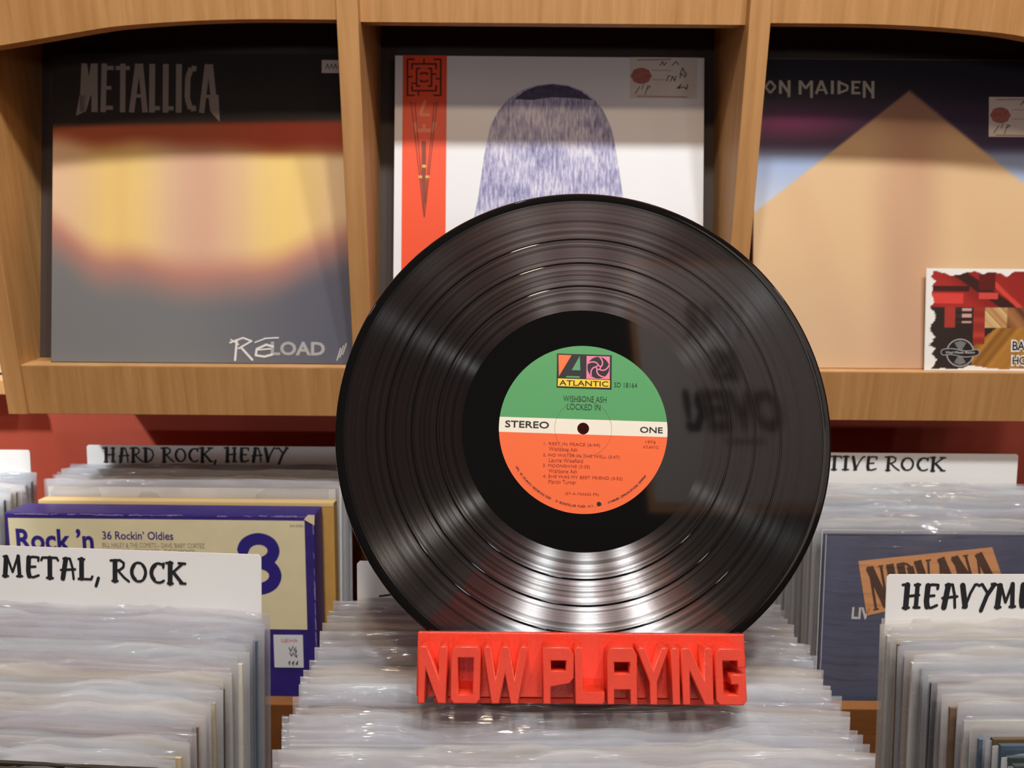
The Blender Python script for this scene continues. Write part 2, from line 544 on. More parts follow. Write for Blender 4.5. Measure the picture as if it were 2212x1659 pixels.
grid_print('cover_print', a1, -W2 + .0006, W2 - .0006, .0006, ALB - .0006, 0.0004, 120, 120, warm)
SILVER = mat('silver_print', (150, 136, 126), 0.5)
def pxbox(M, x0, y0, x1, y1, z=0.0006):
    """pixel rectangle (top-left, bottom-right) to local rectangle"""
    ax, ay = local_px(M, x0, (y0 + y1)/2, z)
    bx_, by = local_px(M, x1, (y0 + y1)/2, z)
    cx_, cy = local_px(M, (x0 + x1)/2, y0, z)
    dx, dy = local_px(M, (x0 + x1)/2, y1, z)
    return ax, dy, bx_, cy
BAND = {
    'M': (1.00, [(.26, [(.18, 0), (.26, 1.0)]), (.22, [(.28, .98), (.48, .35)]), (.22, [(.68, .98), (.48, .35)]), (.28, [(.76, 0), (.74, 1.0)])]),
    'E': (.70, [(.24, [(.16, 0), (.20, 1)]), (.18, [(.10, .91), (.64, .91)]), (.16, [(.18, .50), (.54, .50)]), (.18, [(.08, .09), (.62, .09)])]),
    'T': (.70, [(.24, [(.38, 0), (.38, 1)]), (.18, [(.04, .91), (.70, .91)])]),
    'A': (.86, [(.24, [(.10, 0), (.38, 1)]), (.24, [(.74, 0), (.50, 1)]), (.15, [(.24, .34), (.64, .34)])]),
    'a': (.95, [(.24, [(.12, 0), (.38, 1)]), (.26, [(.76, 0), (.50, 1)]), (.15, [(.24, .34), (.66, .34)])]),
    'L': (.64, [(.26, [(.20, 0), (.20, 1)]), (.18, [(.10, .09), (.58, .09)])]),
    'I': (.40, [(.26, [(.18, 0), (.18, 1)])]),
    'C': (.74, [(.24, [(.60, .90), (.36, .92), (.20, .72), (.18, .30), (.34, .08), (.60, .10)])]),
}
x0, y0, x1, y1 = pxbox(M1, 170, 138, 474, 243)
ribbons('title_lettering', lettering('METALLICa', BAND, x0, x1, y0, y1, 0.46), SILVER, a1, 0.0007, joints=False)
for sp_ in ([(164, 250), (172, 205), (196, 205), (186, 240)], [(475, 264), (454, 240), (450, 205), (472, 205)]):
    poly('title_spike', SILVER, a1, [local_px(M1, x, y, .0007) for x, y in sp_], 0.0007)
WHITEP = mat('white_print', (232, 228, 222), 0.5)
x0, y0, x1, y1 = pxbox(M1, 585, 738, 702, 768)
text('subtitle_lettering', 'LOAD', mat('grey_print', (176, 172, 170), 0.5), a1, x0, y0, x1, y1, 0.0007, bold=0.03)
x0, y0, x1, y1 = pxbox(M1, 497, 730, 590, 778)
lw = (y1 - y0)
RE = [(.10, [(.12, 0), (.16, .9)]), (.08, [(.0, .78), (.30, 1.0), (.50, .86), (.20, .52)]), (.10, [(.26, .56), (.52, .02)]), (.06, [(.02, .92), (.20, .70)]),
      (.10, [(1.0, .62), (.84, .70), (.62, .50), (.60, .22), (.80, .16), (.98, .26)]), (.07, [(.62, .46), (.94, .52)]), (.06, [(.80, .98), (1.12, 1.02)]), (.06, [(.58, .80), (.82, .98)])]
ribbons('subtitle_lettering', [(w*lw, [(x0 + (x1 - x0)*p, y0 + lw*q) for p, q in pts]) for w, pts in RE], WHITEP, a1, 0.0009)
x0, y0, x1, y1 = pxbox(M1, 695, 130, 775, 158)
stk = box('price_sticker', STICKER, a1, x0, x1, y0, y1, 0.0005, 0.0008)
ribbons('pen_marks', [(0.0007, [(x0 + .004 + k*.004, y0 + .004), (x0 + .006 + k*.004, y1 - .004), (x0 + .007 + k*.004, y0 + .005)]) for k in range(5)], PEN, stk, 0.0009)
# little scratches at the lower corner
ribbons('scuff_marks', [(0.0008, [local_px(M1, 728 + 6*k, 778 - 6*k, .0008), local_px(M1, 736 + 6*k, 752 - 5*k, .0008)]) for k in range(3)], WHITEP, a1, 0.0008)

# ---- middle: white cover with red strip and rounded dome
a2 = album('album_cover', 0.0358, 'white album cover with a red-orange strip and a violet brushed dome')
M2 = mw(a2)
box('cover', mat('white_cover', (238, 238, 240), 0.4, coat=0.4, coat_rough=0.15), a2, -W2, W2, 0, ALB, -0.004, 0, 0.0004)
x0, _ = local_px(M2, 868, 450, 0)
x1, _ = local_px(M2, 963, 450, 0)
obi = box('paper_strip', mat('red_strip', (246, 84, 44), 0.45, coat=0.3), a2, x0, x1, 0, ALB, 0.0002, 0.0006, 0.0001)
dome_px = [(985, 620), (1008, 540), (1022, 480), (1034, 420), (1047, 330), (1060, 270), (1076, 240), (1098, 214), (1126, 195), (1158, 184), (1192, 180), (1226, 184), (1258, 196), (1284, 215), (1304, 240), (1320, 275), (1329, 315), (1337, 365), (1345, 420), (1356, 500), (1370, 620)]
dm = bpy.data.materials.new('brushed_violet_print')
dm.use_nodes = True
nt = dm.node_tree
b = nt.nodes['Principled BSDF']
tc = nt.nodes.new('ShaderNodeTexCoord')
mp = nt.nodes.new('ShaderNodeMapping')
mp.inputs['Scale'].default_value = (420, 70, 1)
n = nt.nodes.new('ShaderNodeTexNoise')
n.inputs['Scale'].default_value = 1.0
n.inputs['Detail'].default_value = 6
n.inputs['Roughness'].default_value = 0.7
n2 = nt.nodes.new('ShaderNodeTexNoise')
n2.inputs['Scale'].default_value = 26.0
n2.inputs['Detail'].default_value = 3
ad = nt.nodes.new('ShaderNodeMath')
ad.operation = 'MULTIPLY_ADD'
ad.inputs[1].default_value = 0.55
r = nt.nodes.new('ShaderNodeValToRGB')
r.color_ramp.elements[0].position = 0.52
r.color_ramp.elements[0].color = lin((66, 62, 116))
r.color_ramp.elements[1].position = 0.92
r.color_ramp.elements[1].color = lin((226, 222, 236))
em = r.color_ramp.elements.new(0.72)
em.color = lin((160, 158, 196))
nt.links.new(tc.outputs['Object'], mp.inputs['Vector'])
nt.links.new(mp.outputs['Vector'], n.inputs['Vector'])
nt.links.new(tc.outputs['Object'], n2.inputs['Vector'])
nt.links.new(n2.outputs['Fac'], ad.inputs[0])
nt.links.new(n.outputs['Fac'], ad.inputs[2])
nt.links.new(ad.outputs[0], r.inputs['Fac'])
nt.links.new(r.outputs['Color'], b.inputs['Base Color'])
b.inputs['Roughness'].default_value = 0.45
poly('dome_print', dm, a2, [local_px(M2, x, y, .0004) for x, y in reversed(dome_px)], 0.0004)
# darker crown of the dome
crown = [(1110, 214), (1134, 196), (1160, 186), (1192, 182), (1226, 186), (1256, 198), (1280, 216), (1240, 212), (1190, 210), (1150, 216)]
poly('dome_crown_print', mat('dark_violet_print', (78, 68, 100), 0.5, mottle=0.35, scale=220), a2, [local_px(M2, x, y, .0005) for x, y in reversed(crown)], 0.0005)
# emblem, letters and needle on the strip
DKRED = mat('dark_red_print', (92, 26, 20), 0.5)
PALERED = mat('pale_red_print', (248, 140, 104), 0.5)
def ln(w, *pts):
    return (w, [local_px(M2, x, y, .0008) for x, y in pts])
EM = []
for k_, (ex0, ey0, ex1, ey1) in enumerate(((880, 128, 952, 206), (890, 138, 942, 196), (900, 148, 932, 186), (909, 158, 923, 176))):
    w_ = .0017
    gp = (ex1 - ex0)*.2
    if k_ % 2 == 0:      # broken frames, open by turns at the sides and at top and bottom
        EM += [ln(w_, (ex0 + gp, ey0), (ex0, ey0), (ex0, ey1), (ex0 + gp, ey1)), ln(w_, (ex1 - gp, ey0), (ex1, ey0), (ex1, ey1), (ex1 - gp, ey1))]
    else:
        EM += [ln(w_, (ex0, ey0 + gp), (ex0, ey0), (ex1, ey0), (ex1, ey0 + gp)), ln(w_, (ex0, ey1 - gp), (ex0, ey1), (ex1, ey1), (ex1, ey1 - gp))]
EM += [ln(.0015, (880, 166), (890, 166)), ln(.0015, (942, 170), (952, 170)), ln(.0015, (916, 128), (916, 138)), ln(.0015, (904, 196), (904, 206)), ln(.0015, (932, 160), (942, 160)), ln(.0015, (890, 180), (900, 180))]
ribbons('maze_emblem', EM, DKRED, obi, 0.0008)
LT = [ln(.0034, (919, 217), (907, 248), (929, 248)), ln(.0046, (896, 264), (899, 280)), ln(.0046, (938, 264), (935, 280)), ln(.0040, (896, 282), (938, 282)), ln(.0036, (916, 268), (916, 282))]
ribbons('strip_lettering', LT, PALERED, obi, 0.0008, joints=False)
ribbons('needle_frame', [ln(.0007, (888, 220), (916, 468)), ln(.0007, (896, 222), (915, 440)), ln(.0007, (944, 220), (917, 468)), ln(.0007, (938, 222), (918, 440))], DKRED, obi, 0.0009)
poly('needle_print', mat('brown_print', (138, 62, 40), 0.5), obi, [local_px(M2, x, y, .0010) for x, y in [(911, 305), (920, 305), (920, 400), (916, 468), (911, 400)]][::-1], 0.0010)
GOLD = mat('gold_foil', (240, 200, 120), 0.3, metallic=0.6)
for qx, qy in ((916, 359), (908, 382), (923, 382)):
    poly('foil_square', GOLD, obi, [local_px(M2, qx + sx, qy + sy, .0011) for sx, sy in ((-4, 3), (4, 3), (4, -3), (-4, -3))], 0.0011)
def price_card(parent, M, px, name='price_sticker'):
    x0, y0, x1, y1 = pxbox(M, *px)
    st = box(name, STICKER, parent, x0, x1, y0, y1, 0.0003, 0.0007)
    w, h = x1 - x0, y1 - y0
    poly('round_stamp', STAMPRED, st, [(x0 + w*.16 + h*.24*math.cos(t*math.pi/12)*(1 + .12*(t % 3 == 0)), y0 + h*.54 + h*.20*math.sin(t*math.pi/12)) for t in range(24)], 0.0009)
    f = lambda *p: [(x0 + w*a, y0 + h*b) for a, b in p]
    ribbons('pen_marks', [(.0007, f((.07, .10), (.14, .28))), (.0007, f((.17, .22), (.20, .33))), (.0007, f((.22, .08), (.26, .30), (.30, .28), (.25, .22))),
                          (.0008, f((.44, .80), (.48, .90), (.50, .80), (.54, .88))), (.0008, f((.62, .80), (.68, .90), (.72, .82))),
                          (.0008, f((.74, .58), (.78, .74), (.82, .60))), (.0008, f((.74, .50), (.76, .60), (.82, .52), (.84, .62))),
                          (.0008, f((.54, .42), (.57, .55), (.60, .54))), (.0008, f((.60, .42), (.63, .54), (.66, .42), (.68, .54))),
                          (.0009, f((.70, .24), (.76, .34), (.72, .24), (.80, .28), (.84, .22), (.86, .34)))], PEN, st, 0.0009)
    ribbons('ruled_lines', [(.0006, f((.32, .68), (.60, .68))), (.0006, f((.32, .45), (.52, .45))), (.0012, f((.10, .93), (.60, .95))), (.0010, f((.10, .04), (.85, .03)))], mat('faded_ink', (176, 138, 128), 0.6), st, 0.0009)
    return st
price_card(a2, M2, (1362, 124, 1506, 212))

# ---- right: purple sky above pale sand, a plain stand-in for the painted cover
a3 = album('album_cover', 0.4015, 'album cover with purple sky above sandy stone, a red flyer before it')
M3 = mw(a3)
box('cover', mat('sand_cover', (196, 160, 124), 0.45), a3, -W2, W2, 0, ALB, -0.004, 0, 0.0004)
def sandy(u, v):
    n2, n1 = hnoise(u*9 + v*3, 11), hnoise(v*30, 12)
    sky = mixc((150, 172, 214), (198, 206, 222), sst(.72, .50, v))
    pur = mixc((52, 40, 74), (142, 52, 116), math.exp(-((u - .12)/.22)**2)*math.exp(-((v - .79)/.05)**2))
    pur = mixc(pur, (34, 32, 46), sst(.80, .92, v))
    sky = mixc(sky, pur, sst(.68, .73, v))
    edge = abs(u - 0.50)
    slope = 0.90 - 0.80*edge          # plain stone slope falling to both sides
    stone = mixc((222, 186, 140), (196, 148, 118), sst(.16, .02, edge)*.75 + .25*(n2 - .5))
    stone = mixc(stone, (206, 168, 140), .35*sst(.45, .05, v))
    stone = mixc(stone, (150, 104, 84), .45*sst(.72, .84, v))
    return mixc(sky, stone, sst(-.006, .006, slope - v))
grid_print('cover_print', a3, -W2 + .0006, W2 - .0006, .0006, ALB - .0006, 0.0004, 130, 150, sandy)
IM = {
    'I': (.42, [(.24, [(.2, 0), (.2, 1)])]),
    'R': (.80, [(.22, [(.16, -.15), (.16, 1)]), (.18, [(.10, .9), (.60, .9), (.64, .56), (.20, .46)]), (.22, [(.34, .5), (.68, 0)])]),
    'O': (.80, [(.20, [(.38, .95), (.68, .5), (.38, .05), (.10, .5), (.38, .95)])]),
    'N': (.86, [(.24, [(.16, 0), (.16, 1)]), (.22, [(.16, .95), (.62, .10)]), (.24, [(.66, -.25), (.66, 1)])]),
    'n': (.86, [(.24, [(.16, -.25), (.16, 1)]), (.22, [(.16, .95), (.62, .10)]), (.24, [(.66, -.3), (.66, 1)])]),
    'M': (1.0, [(.24, [(.14, -.05), (.14, 1)]), (.20, [(.16, .95), (.46, .4), (.78, .95)]), (.24, [(.80, -.3), (.80, 1)])]),
    'A': (.80, [(.22, [(.06, 0), (.36, 1), (.68, 0)]), (.14, [(.18, .3), (.56, .3)])]),
    'D': (.80, [(.24, [(.16, 0), (.16, 1)]), (.18, [(.10, .92), (.66, .62), (.64, .32), (.12, .08)])]),
    'E': (.66, [(.24, [(.16, 0), (.16, 1)]), (.18, [(.1, .91), (.6, .91)]), (.15, [(.1, .5), (.5, .5)]), (.18, [(.1, .09), (.6, .09)])]),
    ' ': (.30, []),
}
x0, y0, x1, y1 = pxbox(M3, 1604, 174, 1893, 203)
ribbons('title_lettering', lettering('IRON MAIDEn', IM, x0, x1, y0, y1, 0.9), mat('bone_print', (196, 186, 170), 0.5), a3, 0.0007, joints=False)
price_card(a3, M3, (2136, 210, 2290, 296))

# ---- flyer leaning against the right cover
fo = at_depth(2120, 803, .766)
fl = upright('flyer', (on_y(1996, 801, ALB_Y - .006).x + 0.073, ALB_Y - 0.0062, LEDGE + 0.0003), 14)
tag(fl, 'small red and brown flyer with a torn white border leaning on album', 'flyer')
MF = mw(fl)
FW, FH = 0.146, 0.103
box('card', mat('flyer_white', (238, 234, 226), 0.35, coat=0.4, coat_rough=0.1), fl, -FW/2, FW/2, 0, FH, -0.0006, 0)
def shopview(u, v):
    h = lambda a, s: hnoise(a, s)
    c = (44, 30, 24)
    if v > .62:                                    # ceiling with beams
        c = mixc((176, 44, 36), (120, 26, 20), h(u*6 + v*5, 3))
        if abs((v - .98) + (u - .20)*.95) < .06: c = (58, 24, 18)
        if .78 < v < .83 and u < .30: c = (64, 22, 18)
        if abs((v - 1.0) + (u - .36)*1.3) < .03: c = (214, 70, 58)
        if .36 < u < .48 and v > .80: c = (96, 20, 16)
        if .36 < u < .50 and .70 < v < .77: c = (214, 72, 64)
        if .66 < v < .76 and u < .26: c = (222, 66, 56)
    elif .13 < u < .20 and v > .42: c = (172, 54, 42)
    elif .20 <= u < .32 and v > .30:
        c = (42, 28, 22)
        if abs(v - .60) < .012 or abs(v - .54) < .016 or abs(v - .48) < .010:
            c = (210, 160, 150) if u > .25 else (60, 40, 34)
    elif .33 < u < .41 and v > .26: c = mixc((196, 62, 46), (140, 40, 28), h(v*20, 4))
    elif .41 <= u < .56 and v > .42: c = mixc((224, 196, 140), (170, 110, 60), h(u*60 + v*40, 6))
    elif u > .30 and v < .42 and (u - .30) > (.0 + (.30 - v)*.1) and v < .1 + (u - .20)*1.1:
        c = mixc((198, 138, 56), (132, 84, 30), h((u - v*.55)*26, 7))
    elif u >= .56: c = mixc((90, 50, 30), (180, 120, 70), h(u*22 + v*13, 9))
    c = mixc(c, (244, 240, 232), 1 if (u < .02 + .045*h(v*24, 21) + .02*h(v*90, 22)*(v < .6) or v > .975 - .05*h(u*18, 23)**2 or v < .015 + .05*h(u*16, 24)**3 or u > .985) else 0)
    return c
grid_print('flyer_print', fl, -FW/2 + .0004, FW/2 - .0004, .0004, FH - .0004, 0.0003, 150, 110, shopview)
lgx, lgy = local_px(MF, 2074, 762, .0006)
LOGOGREY = mat('logo_grey', (170, 166, 160), 0.4)
poly('round_logo', mat('logo_black', (38, 36, 36), 0.3), fl, circle(lgx, lgy, .0136), 0.0005)
poly('logo_rim', LOGOGREY, fl, [circle(lgx, lgy, .0142), circle(lgx, lgy, .0130)], 0.0006)
poly('logo_shine', mat('logo_shine', (120, 118, 116), 0.4), fl, [(lgx, lgy), (lgx + .006, lgy + .010), (lgx, lgy + .0122), (lgx - .006, lgy + .010)], 0.00065)
poly('logo_shine', mat('logo_shine', (120, 118, 116), 0.4), fl, [(lgx, lgy), (lgx - .006, lgy - .010), (lgx, lgy - .0122), (lgx + .006, lgy - .010)], 0.00065)
wave = [(lgx - .0165 + .033*k/12, lgy + .0012*math.sin(k/12*2*math.pi + .4)) for k in range(13)]
ribbons('logo_ribbon', [(.0068, wave)], LOGOGREY, fl, 0.0007)
ribbons('logo_ribbon', [(.0052, wave)], mat('logo_black', (38, 36, 36)), fl, 0.0008)
text('logo_lettering', 'Vinyl Music Room', WHITEP, fl, lgx - .0145, lgy - .0014, lgx + .0145, lgy + .0014, 0.00092, shear=0.25)
for body, q in (('BA', (2187, 737, 2214, 757)), ('HO', (2187, 770, 2218, 788))):
    x0, y0, x1, y1 = pxbox(MF, *q, z=.0006)
    text('flyer_lettering', body, mat('flyer_white', (238, 234, 226)), fl, x0 - .0014, y0 - .0016, x1 + .002, y1 + .0016, 0.0006, bold=0.09)
    text('flyer_lettering', body, BLACK, fl, x0, y0, x1, y1, 0.0007, bold=0.02)

# ================================================================== the record bins
FRONT_Y0, RAIL_Y, BACK_Y1 = 0.20, 0.600, 0.905
rack = empty('record_rack', (0.03, 0.55, 0))
tag(rack, 'wooden record rack with open bins filled with sleeved records', 'rack')
def rbox(name, x0, x1, y0, y1, z0, z1, m=BINWOOD):
    return box(name, m, rack, x0 - .03, x1 - .03, y0 - .55, y1 - .55, z0, z1, 0.001)
RTOP = CZ - 0.468
XS = [-0.918, -0.519, -0.1535, 0.2285, 0.632]
FLOOR_F, FLOOR_B = CZ - 0.640, CZ - 0.672
for x in XS:
    rbox('divider_panel', x - .006 if x != XS[1] else x - .0045, x + .006 if x != XS[1] else x + .0045, FRONT_Y0, BACK_Y1, FLOOR_B - .02, RTOP)
for i in range(4):
    a, b = XS[i] + .006, XS[i + 1] - .006
    rbox('bin_floor', a, b, FRONT_Y0, RAIL_Y - .006, FLOOR_F - .012, FLOOR_F)
    rbox('bin_floor', a, b, RAIL_Y + .006, BACK_Y1, FLOOR_B - .012, FLOOR_B)
    rbox('cross_rail', a, b, RAIL_Y - .006, RAIL_Y + .006, FLOOR_B - .012, RTOP)
rbox('front_panel', XS[0] - .006, XS[-1] + .006, FRONT_Y0 - .014, FRONT_Y0, FLOOR_B - .06, RTOP)
rbox('back_panel', XS[0] - .006, XS[-1] + .006, BACK_Y1, BACK_Y1 + .014, FLOOR_B - .06, RTOP)
for x in (XS[0], XS[2], XS[-1]):
    for y in (FRONT_Y0 + .03, BACK_Y1 - .03):
        rbox('leg', x - .025, x + .025, y - .025, y + .025, 0, FLOOR_B - .02)

# ---- sleeves: card cover in a clear film pouch
SW, SH, SLEAN = 0.322, 0.322, 11.0
def film_mesh(seed, bulge=0.6):
    rn = random.Random(seed)
    nx, ny = 30, 8
    ph = [rn.uniform(0, 6.28) for _ in range(8)]
    fr = [rn.uniform(0.8, 1.6), rn.uniform(2.0, 3.2), rn.uniform(4.5, 7.0), rn.uniform(9, 13)]
    am = [0.0012, 0.0009, 0.0005, 0.0002]
    ys = [0, .10, .20, .27, .296, .308, .315, .319, SH]
    vs_, fs = [], []
    def wob(u, k0):
        return sum(am[k]*math.sin(fr[k]*u*6.28 + ph[k + k0]) for k in range(4))
    def sheet(sgn, k0):
        base = len(vs_)
        for j, y in enumerate(ys):
            t = y/SH
            for i in range(nx + 1):
                u = i/nx
                x = -SW/2 + SW*u
                edge = min(1.0, min(u, 1 - u)*14)
                z = sgn*(0.0017*edge*(1 - 0.55*t**8) + 0.0001) + wob(u, 0)*bulge*t**5 + sgn*0.35*abs(wob(u, 4))*bulge*t**5*edge
                s_ = max(0.0, (y - .309)/.013)
                curl = max(0.0, 0.35 + math.sin(fr[1]*u*6.28 + ph[5]) + 0.6*math.sin(fr[2]*u*6.28 + ph[6]))*0.0030
                z -= curl*s_*s_*edge
                yy = y + (0.5*wob(u, 4) - 0.0016*(1 - edge)*rn.random()*0.5)*t**6
                vs_.append((x, yy, z))
        for j in range(len(ys) - 1):
            for i in range(nx):
                a = base + j*(nx + 1) + i
                q = (a, a + 1, a + nx + 2, a + nx + 1)
                fs.append(q if sgn > 0 else q[::-1])
        return base
    f0 = sheet(1, 0)
    b0 = sheet(-1, 4)
    me = bpy.data.meshes.new('plastic_sleeve')
    me.from_pydata(vs_, [], fs)
    me.materials.append(FILM_VARIANTS[seed % 4])
    for p in me.polygons:
        p.use_smooth = True
    return me
FILMS = [film_mesh(s) for s in range(10)]
FILMS_W = [film_mesh(100 + s, 1.3) for s in range(6)]
PAL = [(236, 234, 230), (206, 204, 200), (150, 148, 146), (58, 54, 52), (32, 30, 30), (196, 176, 140), (120, 96, 74), (170, 184, 196), (92, 108, 128), (214, 190, 186), (84, 80, 64), (228, 222, 204)]
COVERS = []
for i, c in enumerate(PAL):
    me = boxmesh('cover', -.1565, .1565, .003, .3135, -.0011, .0011)
    me.materials.append(mat('sleeve_card_%d' % i, c, 0.55, mottle=0.08, scale=25))
    COVERS.append(me)
TALL = []
for i, c in enumerate(((60, 52, 40), (44, 40, 34), (96, 84, 58), (58, 74, 74), (70, 88, 104))):
    me = boxmesh('cover', -.1575, .1575, .003, .3225, -.0014, .0014)
    me.materials.append(mat('tall_card_%d' % i, c, 0.5, mottle=0.25, scale=18))
    TALL.append(me)
def sleeve(x, ytop, ztop, lean, yaw, label, group, wavy=False, cover=None, rnd=RND):
    """a sleeved record whose top edge is at (x, ytop, ztop); leaning back, its base is nearer the room"""
    l = math.radians(lean)
    base = Vector((x, ytop - SH*math.sin(l), ztop - SH*math.cos(l)))
    r = upright('sleeved_record', base, lean, yaw)
    tag(r, label, 'record', group)
    cm = cover if not isinstance(cover, int) else COVERS[cover]
    o = link('cover', cm, None, r)
    fm = rnd.choice(FILMS_W if wavy else FILMS)
    link('plastic_sleeve', fm, None, r)
    return r
def file_row(xc0, xc1, y0, y1, ztop, n, yaw, label, group, lean=SLEAN, wavy=False, jitter=0.003, seed=1, zslope=0.0, dark=0.4, tall=0, pick=(0, 1, 2)):
    rn = random.Random(seed)
    for i in range(n):
        t = i/(n - 1)
        y = y0 + (y1 - y0)*t
        cov = rn.choice([3, 4, 6, 8, 10, 2]) if rn.random() < dark else rn.choice([0, 1, 5, 7, 9, 11, 0, 1])
        if i < tall:
            cov = TALL[pick[i % len(pick)]]
        sleeve(xc0 + (xc1 - xc0)*t + rn.uniform(-jitter, jitter), y, ztop + zslope*t + rn.uniform(-.0016, .0012), lean + rn.uniform(-.5, .5), yaw + rn.uniform(-.35, .35), label, group, wavy, cov, rn)

ZM = CZ - 0.300
file_row(0.0335, 0.0345, 0.275, 0.492, ZM, 40, 0, 'clear sleeved record filed in the bin under the red sign', 'records under the red sign', wavy=True, seed=3, dark=.5)
file_row(-0.352, -0.337, 0.285, 0.498, CZ - .312, 44, -3.2, 'clear sleeved record filed behind one another before the METAL, ROCK card', 'records in the METAL, ROCK bin', seed=5, zslope=.004, dark=.5, tall=14)
file_row(0.432, 0.424, 0.300, 0.486, CZ - .304, 30, 1.0, 'clear sleeved record filed before the HEAVY METAL card', 'records in the HEAVY METAL bin', seed=8, dark=.6, tall=11, pick=(3, 4, 2, 3))
file_row(-0.3475, -0.3445, 0.778, 0.826, CZ - .328, 10, -0.4, 'clear sleeved record filed between tan case and HARD ROCK card', 'records in the HARD ROCK bin', seed=11, dark=.25)
file_row(0.444, 0.442, 0.664, 0.762, CZ - .318, 18, 0, 'clear sleeved record between navy NIRVANA cover and ALTERNATIVE ROCK card', 'records in the ALTERNATIVE ROCK bin', seed=14, dark=.8)
file_row(-0.699, -0.699, 0.700, 0.816, CZ - .335, 20, 0, 'clear sleeved record in the bin beside the purple boxed set', 'records in the bin beside the boxed set', seed=17, dark=.5)

file_row(0.036, 0.036, 0.680, 0.790, CZ - .322, 16, 0, 'clear sleeved record in the middle bin behind the black disc', 'records behind the black disc', seed=21, dark=.5)

# ---- handwritten divider cards
CARD = mat('divider_card', (240, 239, 236), 0.5, mottle=0.015, scale=8)
def divider_card(x0, x1, ytop, ztop, height, lean, yaw, label, words=None, pxb=None, dy=0.0, pen=1.5):
    l = math.radians(lean)
    base = Vector(((x0 + x1)/2, ytop - height*math.sin(l), ztop - height*math.cos(l)))
    r = upright('divider_card', base, lean, yaw)
    tag(r, label, 'divider card')
    w = (x1 - x0)/2
    poly('card', CARD, r, [(-w, 0), (w, 0), (w, height - .002), (w - .002, height), (-w + .002, height), (-w, height - .002)], -0.0009, 0.0009)
    if words:
        M = mw(r)
        a, b_, c, d = pxbox(M, *pxb, z=.0003)
        ribbons('handwriting', tilt(lettering(words, HAND, a, c, b_, d, pen), a, c, dy), BLACK, r, 0.0003)
    return r
def card_x(px, py, y):
    return on_y(px, py, y)
# HARD ROCK, HEAVY
q0 = on_y(187, 961, .836)
divider_card(q0.x, q0.x + .305, .836, q0.z, .30, 10, 0, 'white divider card handwritten HARD ROCK, HEAVY under the shelf', 'HARD ROCK, HEAVY', (222, 969, 622, 1000), dy=.002)
q0 = on_y(2200, 981, .772)
divider_card(q0.x - .305, q0.x, .772, q0.z, .30, 10, 0, 'white divider card handwritten ALTERNATIVE ROCK beside the black disc', 'ALTERNATIVE ROCK', (1565, 984, 2040, 1014), dy=-.001)
q0 = on_y(64, 972, .822)
divider_card(q0.x - .30, q0.x, .822, q0.z, .30, 10, 0, 'blank white divider card before the red wall')
q0 = on_y(556, 1198, .502)
q1 = on_y(0, 1181, .515)
divider_card(q0.x - .285, q0.x, .5085, q0.z + .0006, .31, 11, -3.2, 'white divider card handwritten METAL, ROCK before the boxed set', 'METAL, ROCK', (4, 1206, 398, 1252), dy=-.001, pen=1.5)
q0 = on_y(1916, 1237, .492)
divider_card(q0.x, q0.x + .30, .492, q0.z, .31, 11, 1.0, 'white divider card handwritten HEAVY METAL before the navy cover', 'HEAVYMETAL', (1948, 1262, 2350, 1314), dy=.001, pen=1.5)
q0 = on_y(771, 1212, .503)
divider_card(q0.x, q0.x + .30, .503, q0.z, .31, 11, 0, 'white divider card with rounded corner behind the black disc')
# pen stroke at the edge of the last card is part of its hidden word
dc = [o for o in bpy.data.objects if o.get('label', '').startswith('white divider card with rounded')][0]
Mdc = mw(dc)
ribbons('handwriting', [(.0013, [local_px(Mdc, 820, 1288, .0003), local_px(Mdc, 850, 1284, .0003)])], BLACK, dc, 0.0003)

# ================================================================== boxed set
BLEAN = 8.0
YBOX, ZBOX = 0.712, CZ - 0.3365
bw, bh, bt = 0.157, 0.315, 0.034
bl = math.radians(BLEAN)
bx0 = on_y(7, 1112, YBOX).x
bxs = upright('boxed_set', (bx0 + bw, YBOX - bh*math.sin(bl), ZBOX - bh*math.cos(bl)), BLEAN, -0.3)
tag(bxs, 'worn purple record box with cream front reading Rock n and 36 Rockin Oldies', 'box set')
MB = mw(bxs)
PURPLE = mat('purple_box', (54, 42, 122), 0.45, mottle=0.18, scale=70)
CREAM = mat('cream_panel', (230, 221, 182), 0.5, mottle=0.04, scale=40)
box('box_body', PURPLE, bxs, -bw, bw, 0, bh, -bt, 0, 0.0016)
x0, y0 = local_px(MB, 17, 1117, .0003)
x1, y1 = local_px(MB, 664, 1360, .0003)
_, ytop = local_px(MB, 340, 1122, .0003)
poly('front_panel', CREAM, bxs, [(x0, y1), (x1, y1), (x1, ytop), (x0, ytop)], 0.0003, 0.0002)
PUR = mat('purple_print', (44, 36, 132), 0.5)
def ptext(body, q, m, bold=0.0, **k):
    a, b_, c, d = pxbox(MB, *q, z=.0007)
    return text('box_lettering', body, m, bxs, a, b_, c, d, 0.0007, bold, **k)
ptext("Rock \u2019n", (35, 1142, 202, 1190), PUR, 0.028)
ptext("36 Rockin\u2019 Oldies", (221, 1148, 374, 1166), PUR, 0.014)
FADE = mat('faded_print', (150, 140, 120), 0.5)
ptext("BILL HALEY & THE COMETS \u2013 DAVE \u2018BABY\u2019 CORTEZ", (221, 1173, 442, 1183), FADE, 0.0)
ptext("FATS DOMINO \u2013 TOMMY ROE \u2013 THE DIAMONDS", (221, 1186, 421, 1195), FADE, 0.0)
def bp(x, y):
    return local_px(MB, x, y, .0007)
u_ = (bp(610, 1218)[0] - bp(508, 1218)[0])/102
three = [(26*u_, [bp(558 + 33*math.cos(math.radians(t)), 1190 - 26*math.sin(math.radians(t))) for t in range(176, -98, -8)]),
         (27*u_, [bp(558 + 37*math.cos(math.radians(t)), 1244 - 28*math.sin(math.radians(t))) for t in range(92, -178, -8)])]
ribbons('box_number', three, PUR, bxs, .0007)
